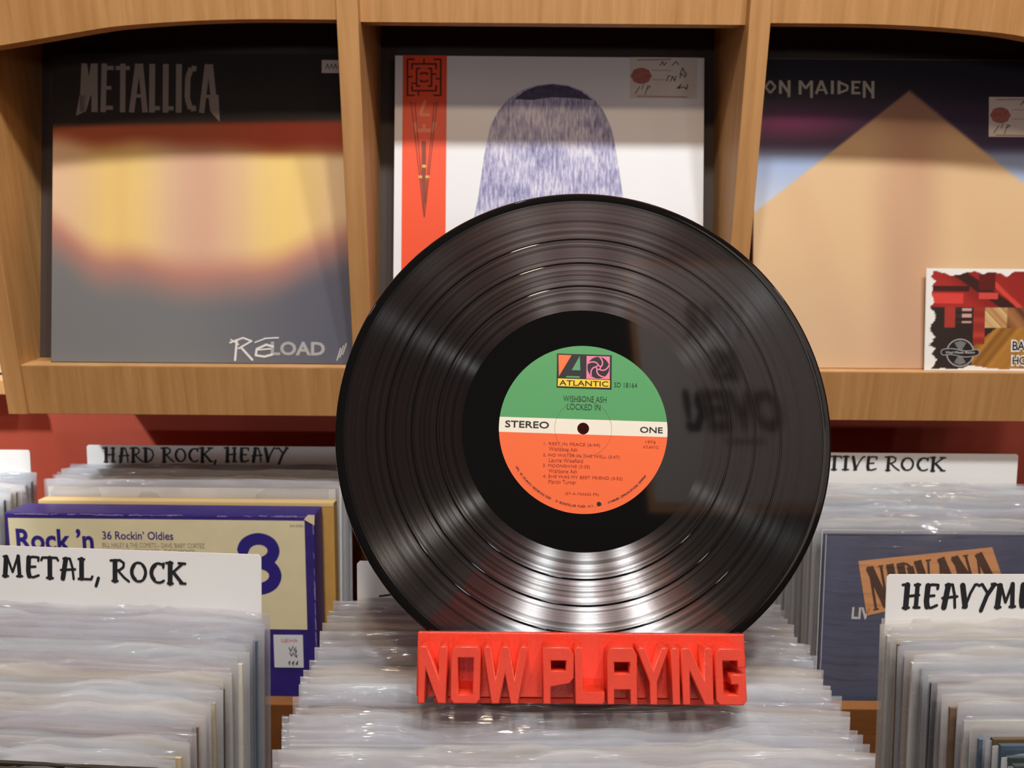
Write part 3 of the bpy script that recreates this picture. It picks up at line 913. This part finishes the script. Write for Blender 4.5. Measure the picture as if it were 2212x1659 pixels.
ptext("SH-3396", (626, 1133, 655, 1139), FADE, 0.0)
# bright wear along the edges
WEAR = mat('worn_edge', (150, 138, 196), 0.6, mottle=0.3, scale=300)
rnw = random.Random(4)
ws = []
for k in range(46):
    xx = -bw + .006 + rnw.random()*(2*bw - .012)
    ws.append((.0004 + .0007*rnw.random(), [(xx, bh - .0006 - .0012*rnw.random()), (xx + rnw.uniform(.002, .012), bh - .0006 - .0012*rnw.random())]))
for k in range(30):
    yy = .12 + rnw.random()*(bh - .13)
    ws.append((.0004 + .0005*rnw.random(), [(bw - .0008, yy), (bw - .0008 - .0006*rnw.random(), yy + rnw.uniform(.003, .012))]))
ribbons('edge_wear', ws, WEAR, bxs, 0.0005)
# torn paper corner
poly('torn_corner', mat('torn_paper', (228, 214, 176), 0.8), bxs, [(bw - .010, bh - .004), (bw + .0004, bh - .010), (bw + .0006, bh + .0006), (bw - .006, bh + .0008)], 0.0004, 0.0006)
# price tag
a, b_, c, d = pxbox(MB, 617, 1372, 655, 1442, z=.0007)
tg = box('price_tag', mat('tag_paper', (224, 226, 230), 0.5), bxs, a - .012, c, b_, d, 0.0004, 0.0008)
f = lambda *p: [(a + (c - a)*u, b_ + (d - b_)*v) for u, v in p]
ribbons('pen_marks', [(.0009, f((.20, .62), (.30, .50), (.44, .66))), (.0009, f((.60, .62), (.48, .56), (.60, .48), (.62, .56))),
                      (.0009, f((.24, .46), (.34, .36), (.46, .48))), (.0009, f((.60, .46), (.50, .40), (.62, .32), (.64, .40))),
                      (.0009, f((.14, .14), (.24, .20), (.20, .08))), (.0009, f((.34, .12), (.46, .20), (.40, .06))), (.0009, f((.56, .10), (.68, .20), (.64, .08)))], PEN, tg, 0.0010)
a2_, b2_, c2_, d2_ = pxbox(MB, 608, 1380, 643, 1389, z=.0010)
text('tag_lettering', '\u0426\u0415\u041d\u0410', mat('tag_red', (206, 92, 64), 0.5), tg, a2_, b2_, c2_, d2_, 0.0010)
# tan box behind it
tb = upright('boxed_set', (bx0 + bw + .0105, YBOX + .040 - bh*math.sin(bl), ZBOX - .0045 - bh*math.cos(bl)), BLEAN, -0.3)
tag(tb, 'slim tan cardboard record case standing behind the purple box', 'box set')
box('case_body', mat('tan_card', (206, 158, 84), 0.55, mottle=0.06), tb, -bw, bw, 0, bh, -.016, 0, .0008)
box('case_lid_edge', mat('pale_tan_card', (232, 200, 140), 0.55), tb, -bw, bw, bh - .004, bh + .0004, -.0115, .0004, .0004)

# ================================================================== navy cover in the right bin
NLEAN = 10.0
np_ = on_y(1772, 1143, .650)
nl = math.radians(NLEAN)
nv = upright('album_cover', (np_.x + .161, .650 - .322*math.sin(nl), np_.z - .322*math.cos(nl)), NLEAN, 0)
tag(nv, 'navy album cover in clear film with an orange NIRVANA label', 'album')
MN = mw(nv)
NAVY = mat('navy_cover', (90, 97, 122), 0.5, mottle=0.10, scale=30)
box('cover', NAVY, nv, -.1565, .1565, .002, .3175, -.004, 0, .0004)
quad = [(1854, 1212), (2143, 1182), (2170, 1262), (1872, 1330)]
org = poly('orange_label', mat('orange_label', (238, 172, 116), 0.5), nv, [local_px(MN, x, y, .0003) for x, y in quad[::-1]], 0.0003, 0.0002)
p00, p10, p11, p01 = [Vector(local_px(MN, x, y, .0006)) for x, y in quad]
def on_label(u, v):
    top = p00.lerp(p10, u)
    bot = p01.lerp(p11, u)
    q = bot.lerp(top, v)
    return (q.x, q.y)
SER = {
    'N': (1.0, [(.10, [(.20, 0), (.20, 1)]), (.30, [(.20, .98), (.78, .02)]), (.10, [(.80, 0), (.80, 1)]), (.06, [(.06, .98), (.30, .98)]), (.06, [(.66, .98), (.94, .98)]), (.06, [(.06, .02), (.34, .02)])]),
    'I': (.55, [(.30, [(.27, 0), (.27, 1)]), (.06, [(.06, .98), (.48, .98)]), (.06, [(.06, .02), (.48, .02)])]),
    'R': (.95, [(.30, [(.26, 0), (.26, 1)]), (.10, [(.10, .96), (.56, .96), (.76, .86)]), (.26, [(.72, .88), (.74, .66)]), (.10, [(.74, .62), (.56, .52), (.30, .50)]), (.26, [(.50, .50), (.84, .02)])]),
    'V': (.95, [(.30, [(.20, 1), (.46, 0)]), (.09, [(.46, 0), (.76, 1)]), (.06, [(.04, .98), (.36, .98)]), (.06, [(.62, .98), (.92, .98)])]),
    'A': (.95, [(.09, [(.12, 0), (.42, 1)]), (.30, [(.46, 1), (.76, 0)]), (.07, [(.22, .34), (.62, .34)]), (.06, [(.0, .02), (.26, .02)]), (.06, [(.58, .02), (.94, .02)])]),
}
adv = sum(SER[ch][0] for ch in 'NIRVANA')
xx, sts = 0.0, []
lab_h = (p00 - p01).length
for ch in 'NIRVANA':
    for w, pts in SER[ch][1]:
        sts.append((w*.0245, [on_label(.045 + .91*(xx + px)/adv, .06 + .82*py) for px, py in pts]))
    xx += SER[ch][0]
ribbons('label_lettering', sts, mat('brown_serif_print', (92, 66, 52), 0.5), org, 0.0006, joints=False)
a, b_, c, d = pxbox(MN, 1840, 1312, 1880, 1338, z=.0005)
text('title_lettering', 'LIV', WHITEP, nv, a, b_, c, d, 0.0005, bold=0.03, rot=-.03)
FILM_T = film_mat('thin_film', 0.05, rough=0.08)
fm = film_mesh(77, 0.5)
fm.materials.clear()
fm.materials.append(FILM_T)
flm = link('plastic_sleeve', fm, None, nv)
flm.location = (0, 0, -0.0008)
flm.scale = (1, 1.004, 2.2)
SEAM = mat('sleeve_seam', (206, 208, 216), 0.3)
ribbons('sleeve_seam', [(.0007, [(-.1605, .004), (-.1600, .16), (-.1604, .3225)]), (.0011, [(-.1604, .3225), (-.10, .3222), (-.02, .3232), (.06, .3224), (.161, .3230)]),
                        (.0006, [(-.1565, .10), (-.1560, .20), (-.1566, .318)])], SEAM, nv, 0.0032)

# ================================================================== the record
RL = 24.5
rc = at_depth(1259.5, 926, .468)
rec = upright('vinyl_record', (0, 0, 0), RL, 0)
ax_up = Vector((0, math.sin(math.radians(RL)), math.cos(math.radians(RL))))
RR = 0.1508
rec.location = rc - ax_up*RR
tag(rec, 'glossy black vinyl record with a green, white and orange centre label', 'record')
MR = mw(rec)
CY = RR
def lathe(name, prof, material, parent, n=256, cy=CY):
    bm = bmesh.new()
    rings = []
    for r_, z_ in prof:
        rings.append([bm.verts.new((r_*math.cos(2*math.pi*k/n), r_*math.sin(2*math.pi*k/n), z_)) for k in range(n)])
    for i in range(len(rings) - 1):
        for k in range(n):
            f_ = bm.faces.new((rings[i][k], rings[i + 1][k], rings[i + 1][(k + 1) % n], rings[i][(k + 1) % n]))
            f_.smooth = abs(prof[i + 1][1] - prof[i][1]) > 1e-6
    me = bpy.data.meshes.new(name)
    bm.to_mesh(me)
    bm.free()
    o = link(name, me, material, parent)
    o.location = (0, cy, 0)
    return o
def vinyl(name):
    m = bpy.data.materials.new(name)
    m.use_nodes = True
    b = m.node_tree.nodes['Principled BSDF']
    b.inputs['Base Color'].default_value = (0.005, 0.005, 0.005, 1)
    b.inputs['Roughness'].default_value = 0.04
    b.inputs['Specular IOR Level'].default_value = 0.55
    MATS[name] = m
    return m
def grooved(name, flat=0.85, wall=0.055, tilt_deg=33.0):
    """pressed grooves: a flat land plus inner and outer groove walls leaning across the groove"""
    m = bpy.data.materials.new(name)
    m.use_nodes = True
    nt = m.node_tree
    nd, lk = nt.nodes, nt.links
    b = nd['Principled BSDF']
    out = nd['Material Output']
    b.inputs['Base Color'].default_value = (0.005, 0.005, 0.005, 1)
    b.inputs['Roughness'].default_value = 0.055
    b.inputs['Specular IOR Level'].default_value = 0.5*flat
    tc = nd.new('ShaderNodeTexCoord')
    sep = nd.new('ShaderNodeSeparateXYZ')
    lk.new(tc.outputs['Object'], sep.inputs[0])
    cmb = nd.new('ShaderNodeCombineXYZ')
    lk.new(sep.outputs['X'], cmb.inputs['X'])
    lk.new(sep.outputs['Y'], cmb.inputs['Y'])
    ln_ = nd.new('ShaderNodeVectorMath')
    ln_.operation = 'LENGTH'
    lk.new(cmb.outputs[0], ln_.inputs[0])
    nrm = nd.new('ShaderNodeVectorMath')
    nrm.operation = 'NORMALIZE'
    lk.new(cmb.outputs[0], nrm.inputs[0])
    vt = nd.new('ShaderNodeVectorTransform')
    vt.vector_type = 'VECTOR'
    vt.convert_from = 'OBJECT'
    vt.convert_to = 'WORLD'
    lk.new(nrm.outputs[0], vt.inputs[0])
    geo = nd.new('ShaderNodeNewGeometry')
    tan = nd.new('ShaderNodeVectorMath')          # direction along the groove
    tan.operation = 'CROSS_PRODUCT'
    lk.new(geo.outputs['Normal'], tan.inputs[0])
    lk.new(vt.outputs[0], tan.inputs[1])
    def band(scale, detail):
        n = nd.new('ShaderNodeTexNoise')
        n.noise_dimensions = '1D'
        n.inputs['Scale'].default_value = scale
        n.inputs['Detail'].default_value = detail
        n.inputs['Roughness'].default_value = 0.65
        lk.new(ln_.outputs['Value'], n.inputs['W'])
        return n
    n1 = band(420.0, 6)
    amp = nd.new('ShaderNodeMapRange')            # loud and quiet passages
    amp.inputs['From Min'].default_value = 0.28
    amp.inputs['From Max'].default_value = 0.72
    amp.inputs['To Min'].default_value = wall*0.25
    amp.inputs['To Max'].default_value = wall*1.75
    lk.new(n1.outputs['Fac'], amp.inputs['Value'])
    col = nd.new('ShaderNodeCombineColor')
    for k in range(3):
        lk.new(amp.outputs['Result'], col.inputs[k])
    last = b.outputs[0]
    for sgn in (1, -1):
        sc = nd.new('ShaderNodeVectorMath')
        sc.operation = 'SCALE'
        sc.inputs['Scale'].default_value = sgn*math.tan(math.radians(tilt_deg))
        lk.new(vt.outputs[0], sc.inputs[0])
        ad = nd.new('ShaderNodeVectorMath')
        ad.operation = 'ADD'
        lk.new(geo.outputs['Normal'], ad.inputs[0])
        lk.new(sc.outputs[0], ad.inputs[1])
        nn = nd.new('ShaderNodeVectorMath')
        nn.operation = 'NORMALIZE'
        lk.new(ad.outputs[0], nn.inputs[0])
        g = nd.new('ShaderNodeBsdfAnisotropic')
        g.inputs['Roughness'].default_value = 0.24
        g.inputs['Anisotropy'].default_value = 0.55
        lk.new(col.outputs[0], g.inputs['Color'])
        lk.new(nn.outputs[0], g.inputs['Normal'])
        lk.new(tan.outputs[0], g.inputs['Tangent'])
        a2_ = nd.new('ShaderNodeAddShader')
        lk.new(last, a2_.inputs[0])
        lk.new(g.outputs[0], a2_.inputs[1])
        last = a2_.outputs[0]
    lk.new(last, out.inputs['Surface'])
    MATS[name] = m
    return m
GROOVE = grooved('grooved_vinyl')
SMOOTH = vinyl('smooth_vinyl')
disc = lathe('disc', [(.0036, -.0010), (.0036, .0008), (.0505, .0008), (.0512, .0006), (.0738, .0006)], SMOOTH, rec)
gaps = [.0895, .1045, .1200]
edges = [.0738] + gaps + [.1455]
for i in range(4):
    a, b_ = edges[i] + (.0006 if i else 0), edges[i + 1] - .0006 if i < 3 else edges[i + 1]
    lathe('groove_band', [(a, .0006), (b_, .0006)], GROOVE, rec, 256)
for g in gaps:
    lathe('track_gap', [(g - .0006, .0006), (g, .00048), (g + .0006, .0006)], SMOOTH, rec)
lathe('outer_rim', [(.1455, .0006), (.1475, .0009), (.1495, .0009), (.1505, .0004), (.1508, -.0002), (.1505, -.0008), (.1490, -.0011), (.0036, -.0010)], SMOOTH, rec)
# ---- centre label
LR = 0.0512
ROT = math.radians(-1.4)
lab = bpy.data.objects.new('centre_label', polymesh('centre_label', [circle(0, 0, LR, 128), circle(0, 0, .0036, 32)], 0.0009))
lab.data.materials.clear()
C.objects.link(lab)
lab.parent = rec
lab.location = (0, CY, 0)
lab.rotation_euler = (0, 0, ROT)
lm = bpy.data.materials.new('label_print')
lm.use_nodes = True
nt = lm.node_tree
b = nt.nodes['Principled BSDF']
tc = nt.nodes.new('ShaderNodeTexCoord')
sp = nt.nodes.new('ShaderNodeSeparateXYZ')
nt.links.new(tc.outputs['Object'], sp.inputs[0])
r = nt.nodes.new('ShaderNodeValToRGB')
r.color_ramp.interpolation = 'CONSTANT'
mr = nt.nodes.new('ShaderNodeMapRange')
mr.inputs['From Min'].default_value = -LR
mr.inputs['From Max'].default_value = LR
nt.links.new(sp.outputs['Y'], mr.inputs['Value'])
nt.links.new(mr.outputs['Result'], r.inputs['Fac'])
r.color_ramp.elements[0].position = 0.0
r.color_ramp.elements[0].color = lin((246, 108, 56))
r.color_ramp.elements[1].position = 0.461
r.color_ramp.elements[1].color = lin((240, 232, 214))
e = r.color_ramp.elements.new(0.553)
e.color = lin((84, 160, 98))
nt.links.new(r.outputs['Color'], b.inputs['Base Color'])
b.inputs['Roughness'].default_value = 0.5
lab.data.materials.append(lm)
ML = MR @ Matrix.Translation((0, CY, 0)) @ Matrix.Rotation(ROT, 4, 'Z')
PXM = LR/182.5       # metres for each photo pixel on the label
def LX(px, py):
    dx, dy = px - 1259.5, py - 926
    return (dx*math.cos(-ROT) - dy*math.sin(-ROT)*-1, -dy) if False else ((dx*math.cos(ROT) - dy*math.sin(ROT))*PXM, (-dy*math.cos(ROT) - dx*math.sin(ROT))*PXM)
def ltext(body, q, m, bold=0.0, z=.0011, **k):
    """centre x, centre y, width, height in pixels"""
    x_, y_ = LX(q[0], q[1])
    w_, h_ = q[2]*PXM/2, q[3]*PXM/2
    return text('label_lettering', body, m, lab, x_ - w_, y_ - h_, x_ + w_, y_ + h_, z, bold, **k)
INK = mat('label_ink', (34, 30, 38), 0.5)
DKG = mat('dark_green_ink', (28, 74, 44), 0.5)
DKO = mat('dark_orange_ink', (166, 58, 28), 0.5)
ltext('STEREO', (1138, 918, 95, 15), INK, 0.014)
ltext('ONE', (1407, 928, 49, 13), INK, 0.014)
ltext('WISHBONE ASH', (1263.5, 861.5, 94, 13), DKG)
ltext('LOCKED IN', (1261, 879, 73, 13), DKG)
ltext('SD 18164', (1353, 830, 50, 11), DKG)
rows = [('1. REST IN PEACE (6:44)', 1235, 961, 121), ('Wishbone Ash', 1216, 971, 61), ('2. NO WATER IN THE WELL (5:47)', 1255, 986, 165), ('Laurie Wisefield', 1222, 995, 73),
        ('3. MOONSHINE (3:35)', 1223, 1008, 101), ('Wishbone Ash', 1215, 1018, 61), ('4. SHE WAS MY BEST FRIEND (3:52)', 1258, 1032, 171), ('Martin Turner', 1214, 1041, 60)]
for s_, x_, y_, w_ in rows:
    ltext(s_, (x_, y_, w_, 8.5), DKO)
ltext('(ST-A-763625 PR)', (1256, 1067, 73, 7), DKO)
ltext('1976', (1405, 954, 22, 6), DKO)
ltext('ATLANTIC', (1405, 965, 34, 6), DKO)
# lettering along the rim
rim = 'MFG. BY ATLANTIC RECORDING CORP., 75 ROCKEFELLER PLAZA, N.Y., N.Y.   A WARNER COMMUNICATIONS COMPANY'
rb = bmesh.new()
for k, ch in enumerate(rim):
    if ch == ' ':
        continue
    t = math.radians(-148 + 112*k/(len(rim) - 1))
    cu = bpy.data.curves.new('rim_lettering', 'FONT')
    cu.body = ch
    cu.size = 0.0019
    cu.resolution_u = 2
    cu.align_x = 'CENTER'
    me = curve_to_mesh('rim_character', cu, 0.0011)
    me.transform(Matrix.Translation((.0473*math.cos(t), .0473*math.sin(t), 0)) @ Matrix.Rotation(t + math.pi/2, 4, 'Z'))
    rb.from_mesh(me)
    bpy.data.meshes.remove(me)
me = bpy.data.meshes.new('rim_lettering')
rb.to_mesh(me)
rb.free()
link('rim_lettering', me, INK, lab)
poly('rim_emblem', INK, lab, circle(*LX(1292, 1087), .0013, 20), 0.0011)
# ---- logo block
def LP(px, py):
    return LX(px, py)
def lpoly(name, pts, m, z):
    q = [LP(x_, y_) for x_, y_ in pts]
    area = sum(q[i][0]*q[(i + 1) % len(q)][1] - q[(i + 1) % len(q)][0]*q[i][1] for i in range(len(q)))
    return poly(name, m, lab, q if area > 0 else q[::-1], z)
lpoly('logo_block', [(1203, 761), (1323.5, 764), (1322, 840), (1202, 836.5)], INK, .0011)
lpoly('logo_field', [(1206, 764), (1235, 764.5), (1207, 812)], mat('logo_orange', (244, 120, 60), 0.5), .0012)
lpoly('logo_field', [(1253, 766), (1254, 798.5), (1235, 798)], mat('logo_green', (92, 160, 110), 0.5), .0012)
lpoly('logo_bar', [(1224, 811), (1253, 811.8), (1252, 815), (1222, 814.2)], mat('logo_green', (92, 160, 110)), .0012)
lpoly('logo_field', [(1268, 766), (1319, 767), (1318, 818), (1267, 817)], mat('logo_pink', (236, 128, 160), 0.5), .0012)
lpoly('logo_panel', [(1205, 816.5), (1318.5, 819.5), (1318, 836.5), (1204.5, 833.5)], mat('logo_yellow', (248, 208, 48), 0.5), .0012)
ltext('ATLANTIC', (1261.5, 827, 107, 12), INK, 0.012, z=.0013)
cxl, cyl = LP(1293.5, 792)
poly('pinwheel', INK, lab, circle(cxl, cyl, 24*PXM, 40), .0013)
arms = []
for k in range(5):
    a0 = 2*math.pi*k/5
    pts = [(cxl + rr*PXM*math.cos(a0 + rr*.062), cyl + rr*PXM*math.sin(a0 + rr*.062)) for rr in (4, 8, 12, 16, 20, 24)]
    arms.append((3.0*PXM, pts))
arms.append((2.6*PXM, circle(cxl, cyl, 4.5*PXM, 14) + [(cxl + 4.5*PXM, cyl)]))
ribbons('pinwheel_arms', arms, mat('logo_pink', (236, 128, 160)), lab, .0014)
# pressed rings in the paper
for rr, m_ in ((.0172, DKO), (.0335, DKG)):
    pass
poly('pressed_ring', mat('label_crease', (120, 110, 84), 0.6), lab, [circle(0, 0, .01735, 64), circle(0, 0, .01720, 64)], .00105)

# ================================================================== red sign holding the record
sign = upright('record_stand', tuple(rec.location), RL, 0)
tag(sign, 'red plastic NOW PLAYING stand holding the record upright', 'record stand')
RED = mat('red_plastic', (230, 66, 42), 0.38, spec=0.5, mottle=0.05, scale=120, bump=0.15, bscale=600)
# local frame of the sign: origin at the foot of the disc
zf = 0.0205
SX0 = local_px(MR, 903, 1372, .004)[0]
SX1 = local_px(MR, 1606, 1376, .004)[0]
PT = RR - 0.1185 - RR + RR     # placeholder kept simple below
def disc_y(v):                 # distance measured from the disc centre, up positive
    return v + RR
ptop = disc_y(-0.1190)
pbot = disc_y(-0.1545)
box('back_plate', RED, sign, SX0, SX1, pbot, ptop, .0016, .0056, .0005)
LET = {
    'N': [[(0, 0), (.26, 0), (.26, .60), (.70, 0), (1, 0), (1, 1), (.72, 1), (.72, .42), (.28, 1), (0, 1)]],
    'O': [[(.12, 0), (.88, 0), (1, .08), (1, .90), (.88, 1), (.12, 1), (0, .90), (0, .08)], [(.25, .16), (.25, .80), (.75, .80), (.75, .16)]],
    'W': [[(0, 1), (.17, 1), (.28, .40), (.40, 1), (.58, 1), (.70, .40), (.82, 1), (1, 1), (.79, 0), (.61, 0), (.49, .52), (.37, 0), (.19, 0)]],
    'P': [[(0, 0), (.26, 0), (.26, .30), (.86, .36), (1, .46), (1, .88), (.84, 1), (0, 1)], [(.26, .58), (.26, .76), (.74, .76), (.74, .58)]],
    'L': [[(0, 0), (.94, 0), (1, .06), (1, .22), (.26, .22), (.26, 1), (0, 1)]],
    'A': [[(0, 0), (.25, 0), (.25, .26), (.75, .26), (.75, 0), (1, 0), (1, .88), (.86, 1), (.14, 1), (0, .88)], [(.25, .54), (.25, .74), (.75, .74), (.75, .54)]],
    'Y': [[(0, 1), (.24, 1), (.50, .60), (.76, 1), (1, 1), (.62, .40), (.62, 0), (.36, 0), (.36, .40)]],
    'I': [[(0, 0), (1, 0), (1, 1), (0, 1)]],
    'G': [[(.12, 0), (.88, 0), (1, .08), (1, .54), (.50, .54), (.50, .36), (.72, .36), (.72, .18), (.26, .18), (.26, .78), (.72, .78), (.72, .66), (1, .66), (1, .88), (.86, 1), (.14, 1), (0, .88), (0, .08)]],
}
spans = [('N', 903, 965), ('O', 973, 1038), ('W', 1043, 1141), ('P', 1173, 1240), ('L', 1242, 1306), ('A', 1311, 1377), ('Y', 1378, 1446), ('I', 1451, 1469), ('N', 1473, 1541), ('G', 1545, 1612)]
for ch, p0, p1 in spans:
    mid = 1398 + (p0 - 903)*0.0085
    a = local_px(MR, p0, 1460, zf)[0]
    b_ = local_px(MR, p1, 1460, zf)[0]
    y1_ = local_px(MR, (p0 + p1)/2, 1396 + (p0 - 903)*.008, zf)[1]
    y0_ = local_px(MR, (p0 + p1)/2, 1520 + (p0 - 903)*.006, zf)[1]
    loops = [[(a + (b_ - a)*u, y0_ + (y1_ - y0_)*v) for u, v in lp] for lp in LET[ch]]
    poly('letter', RED, sign, loops, .0050, zf - .0050, .0006)
# foot under and behind the disc, lying flat on the sleeves
fz = (ZM + 0.0035)
Rinv = MR.inverted()
def prof(y, z):
    v = Rinv @ Vector((rec.location.x, y, z))
    return (v.y, v.z)
by_, bz_ = rec.location.y, rec.location.z
foot_pts = [(by_ - .006, bz_ - .0055), (by_ + .052, bz_ - .0055), (by_ + .052, bz_ - .001), (by_ + .030, bz_ + .030), (by_ + .0235, bz_ + .036), (by_ + .0035, bz_ - .0022), (by_ - .006, bz_ - .0022)]
bm = bmesh.new()
lo = [prof(y, z) for y, z in foot_pts]
v0 = [bm.verts.new((SX0 + .01, q[0], q[1])) for q in lo]
v1 = [bm.verts.new((SX1 - .01, q[0], q[1])) for q in lo]
bm.faces.new(v0)
bm.faces.new(v1[::-1])
for i in range(len(lo)):
    bm.faces.new((v0[i], v1[i], v1[(i + 1) % len(lo)], v0[(i + 1) % len(lo)]))
bmesh.ops.recalc_face_normals(bm, faces=bm.faces[:])
me = bpy.data.meshes.new('foot')
bm.to_mesh(me)
bm.free()
link('foot', me, RED, sign)
print('FOOT bottom rel cam', bz_ - .0055 - CZ, 'Y', by_, 'sign letter x', SX0, SX1)

# ================================================================== poster on the wall opposite (seen mirrored in the disc)
def reflect_to(px, py, yplane):
    n = MR.to_3x3() @ Vector((0, 0, 1))
    p0 = MR @ Vector((0, CY, .0006))
    d = ray(px, py).normalized()
    t = (p0 - CAMP).dot(n)/d.dot(n)
    h = CAMP + d*t
    rr = d - n*2*d.dot(n)
    return h + rr*((yplane - h.y)/rr.y)
PY = -1.2
c0, c1 = reflect_to(1362, 575, PY), reflect_to(1420, 1085, PY)
PX0, PX1, PZ0, PZ1 = c0.x, reflect_to(1790, 800, PY).x, c1.z, c0.z
post = empty('poster', ((PX0 + PX1)/2, PY - .0016, PZ0), (math.pi/2, 0, math.pi))
tag(post, 'white poster reading WAR IS OVER seen mirrored in the black disc', 'poster')
pw, ph_ = (PX1 - PX0)/2, PZ1 - PZ0
box('sheet', mat('poster_paper', (196, 197, 198), 0.6), post, -pw, pw, 0, ph_, 0, .001)
def poster_text(body, px0, py0, px1, py1, bold):
    a_, b_ = reflect_to(px0, py0, PY), reflect_to(px1, py1, PY)
    xs = sorted((((PX0 + PX1)/2 - a_.x), ((PX0 + PX1)/2 - b_.x)))
    zs = sorted((a_.z - PZ0, b_.z - PZ0))
    text('poster_lettering', body, BLACK, post, xs[0], zs[0], xs[1], zs[1], .0016, bold)
poster_text('WAR', 1466, 652, 1622, 736, .06)
poster_text('IS', 1524, 752, 1600, 826, .06)
poster_text('OVER!', 1470, 838, 1700, 936, .06)
a_, b_ = reflect_to(1565, 954, PY), reflect_to(1655, 954, PY)
ribbons('small_print_line', [(.016, [((PX0 + PX1)/2 - a_.x, a_.z - PZ0), ((PX0 + PX1)/2 - b_.x, b_.z - PZ0)])], BLACK, post, .0016, joints=False)
t0 = reflect_to(1640, 1108, PY)
hb = empty('hanging_board', ((PX0 + PX1)/2, PY - .0116, t0.z))
tag(hb, 'wooden board hung from the ceiling behind the white poster', 'sign board')
box('board', WOOD, hb, -pw - .02, pw + .35, -.008, .0100, 0, PZ1 - t0.z + .03, .001)
for sx in (-pw + .04, pw + .25):
    box('hanger', mat('black_metal', (24, 24, 26), 0.4), hb, sx - .003, sx + .003, -.003, .003, PZ1 - t0.z + .03, CZ + CEIL - t0.z)
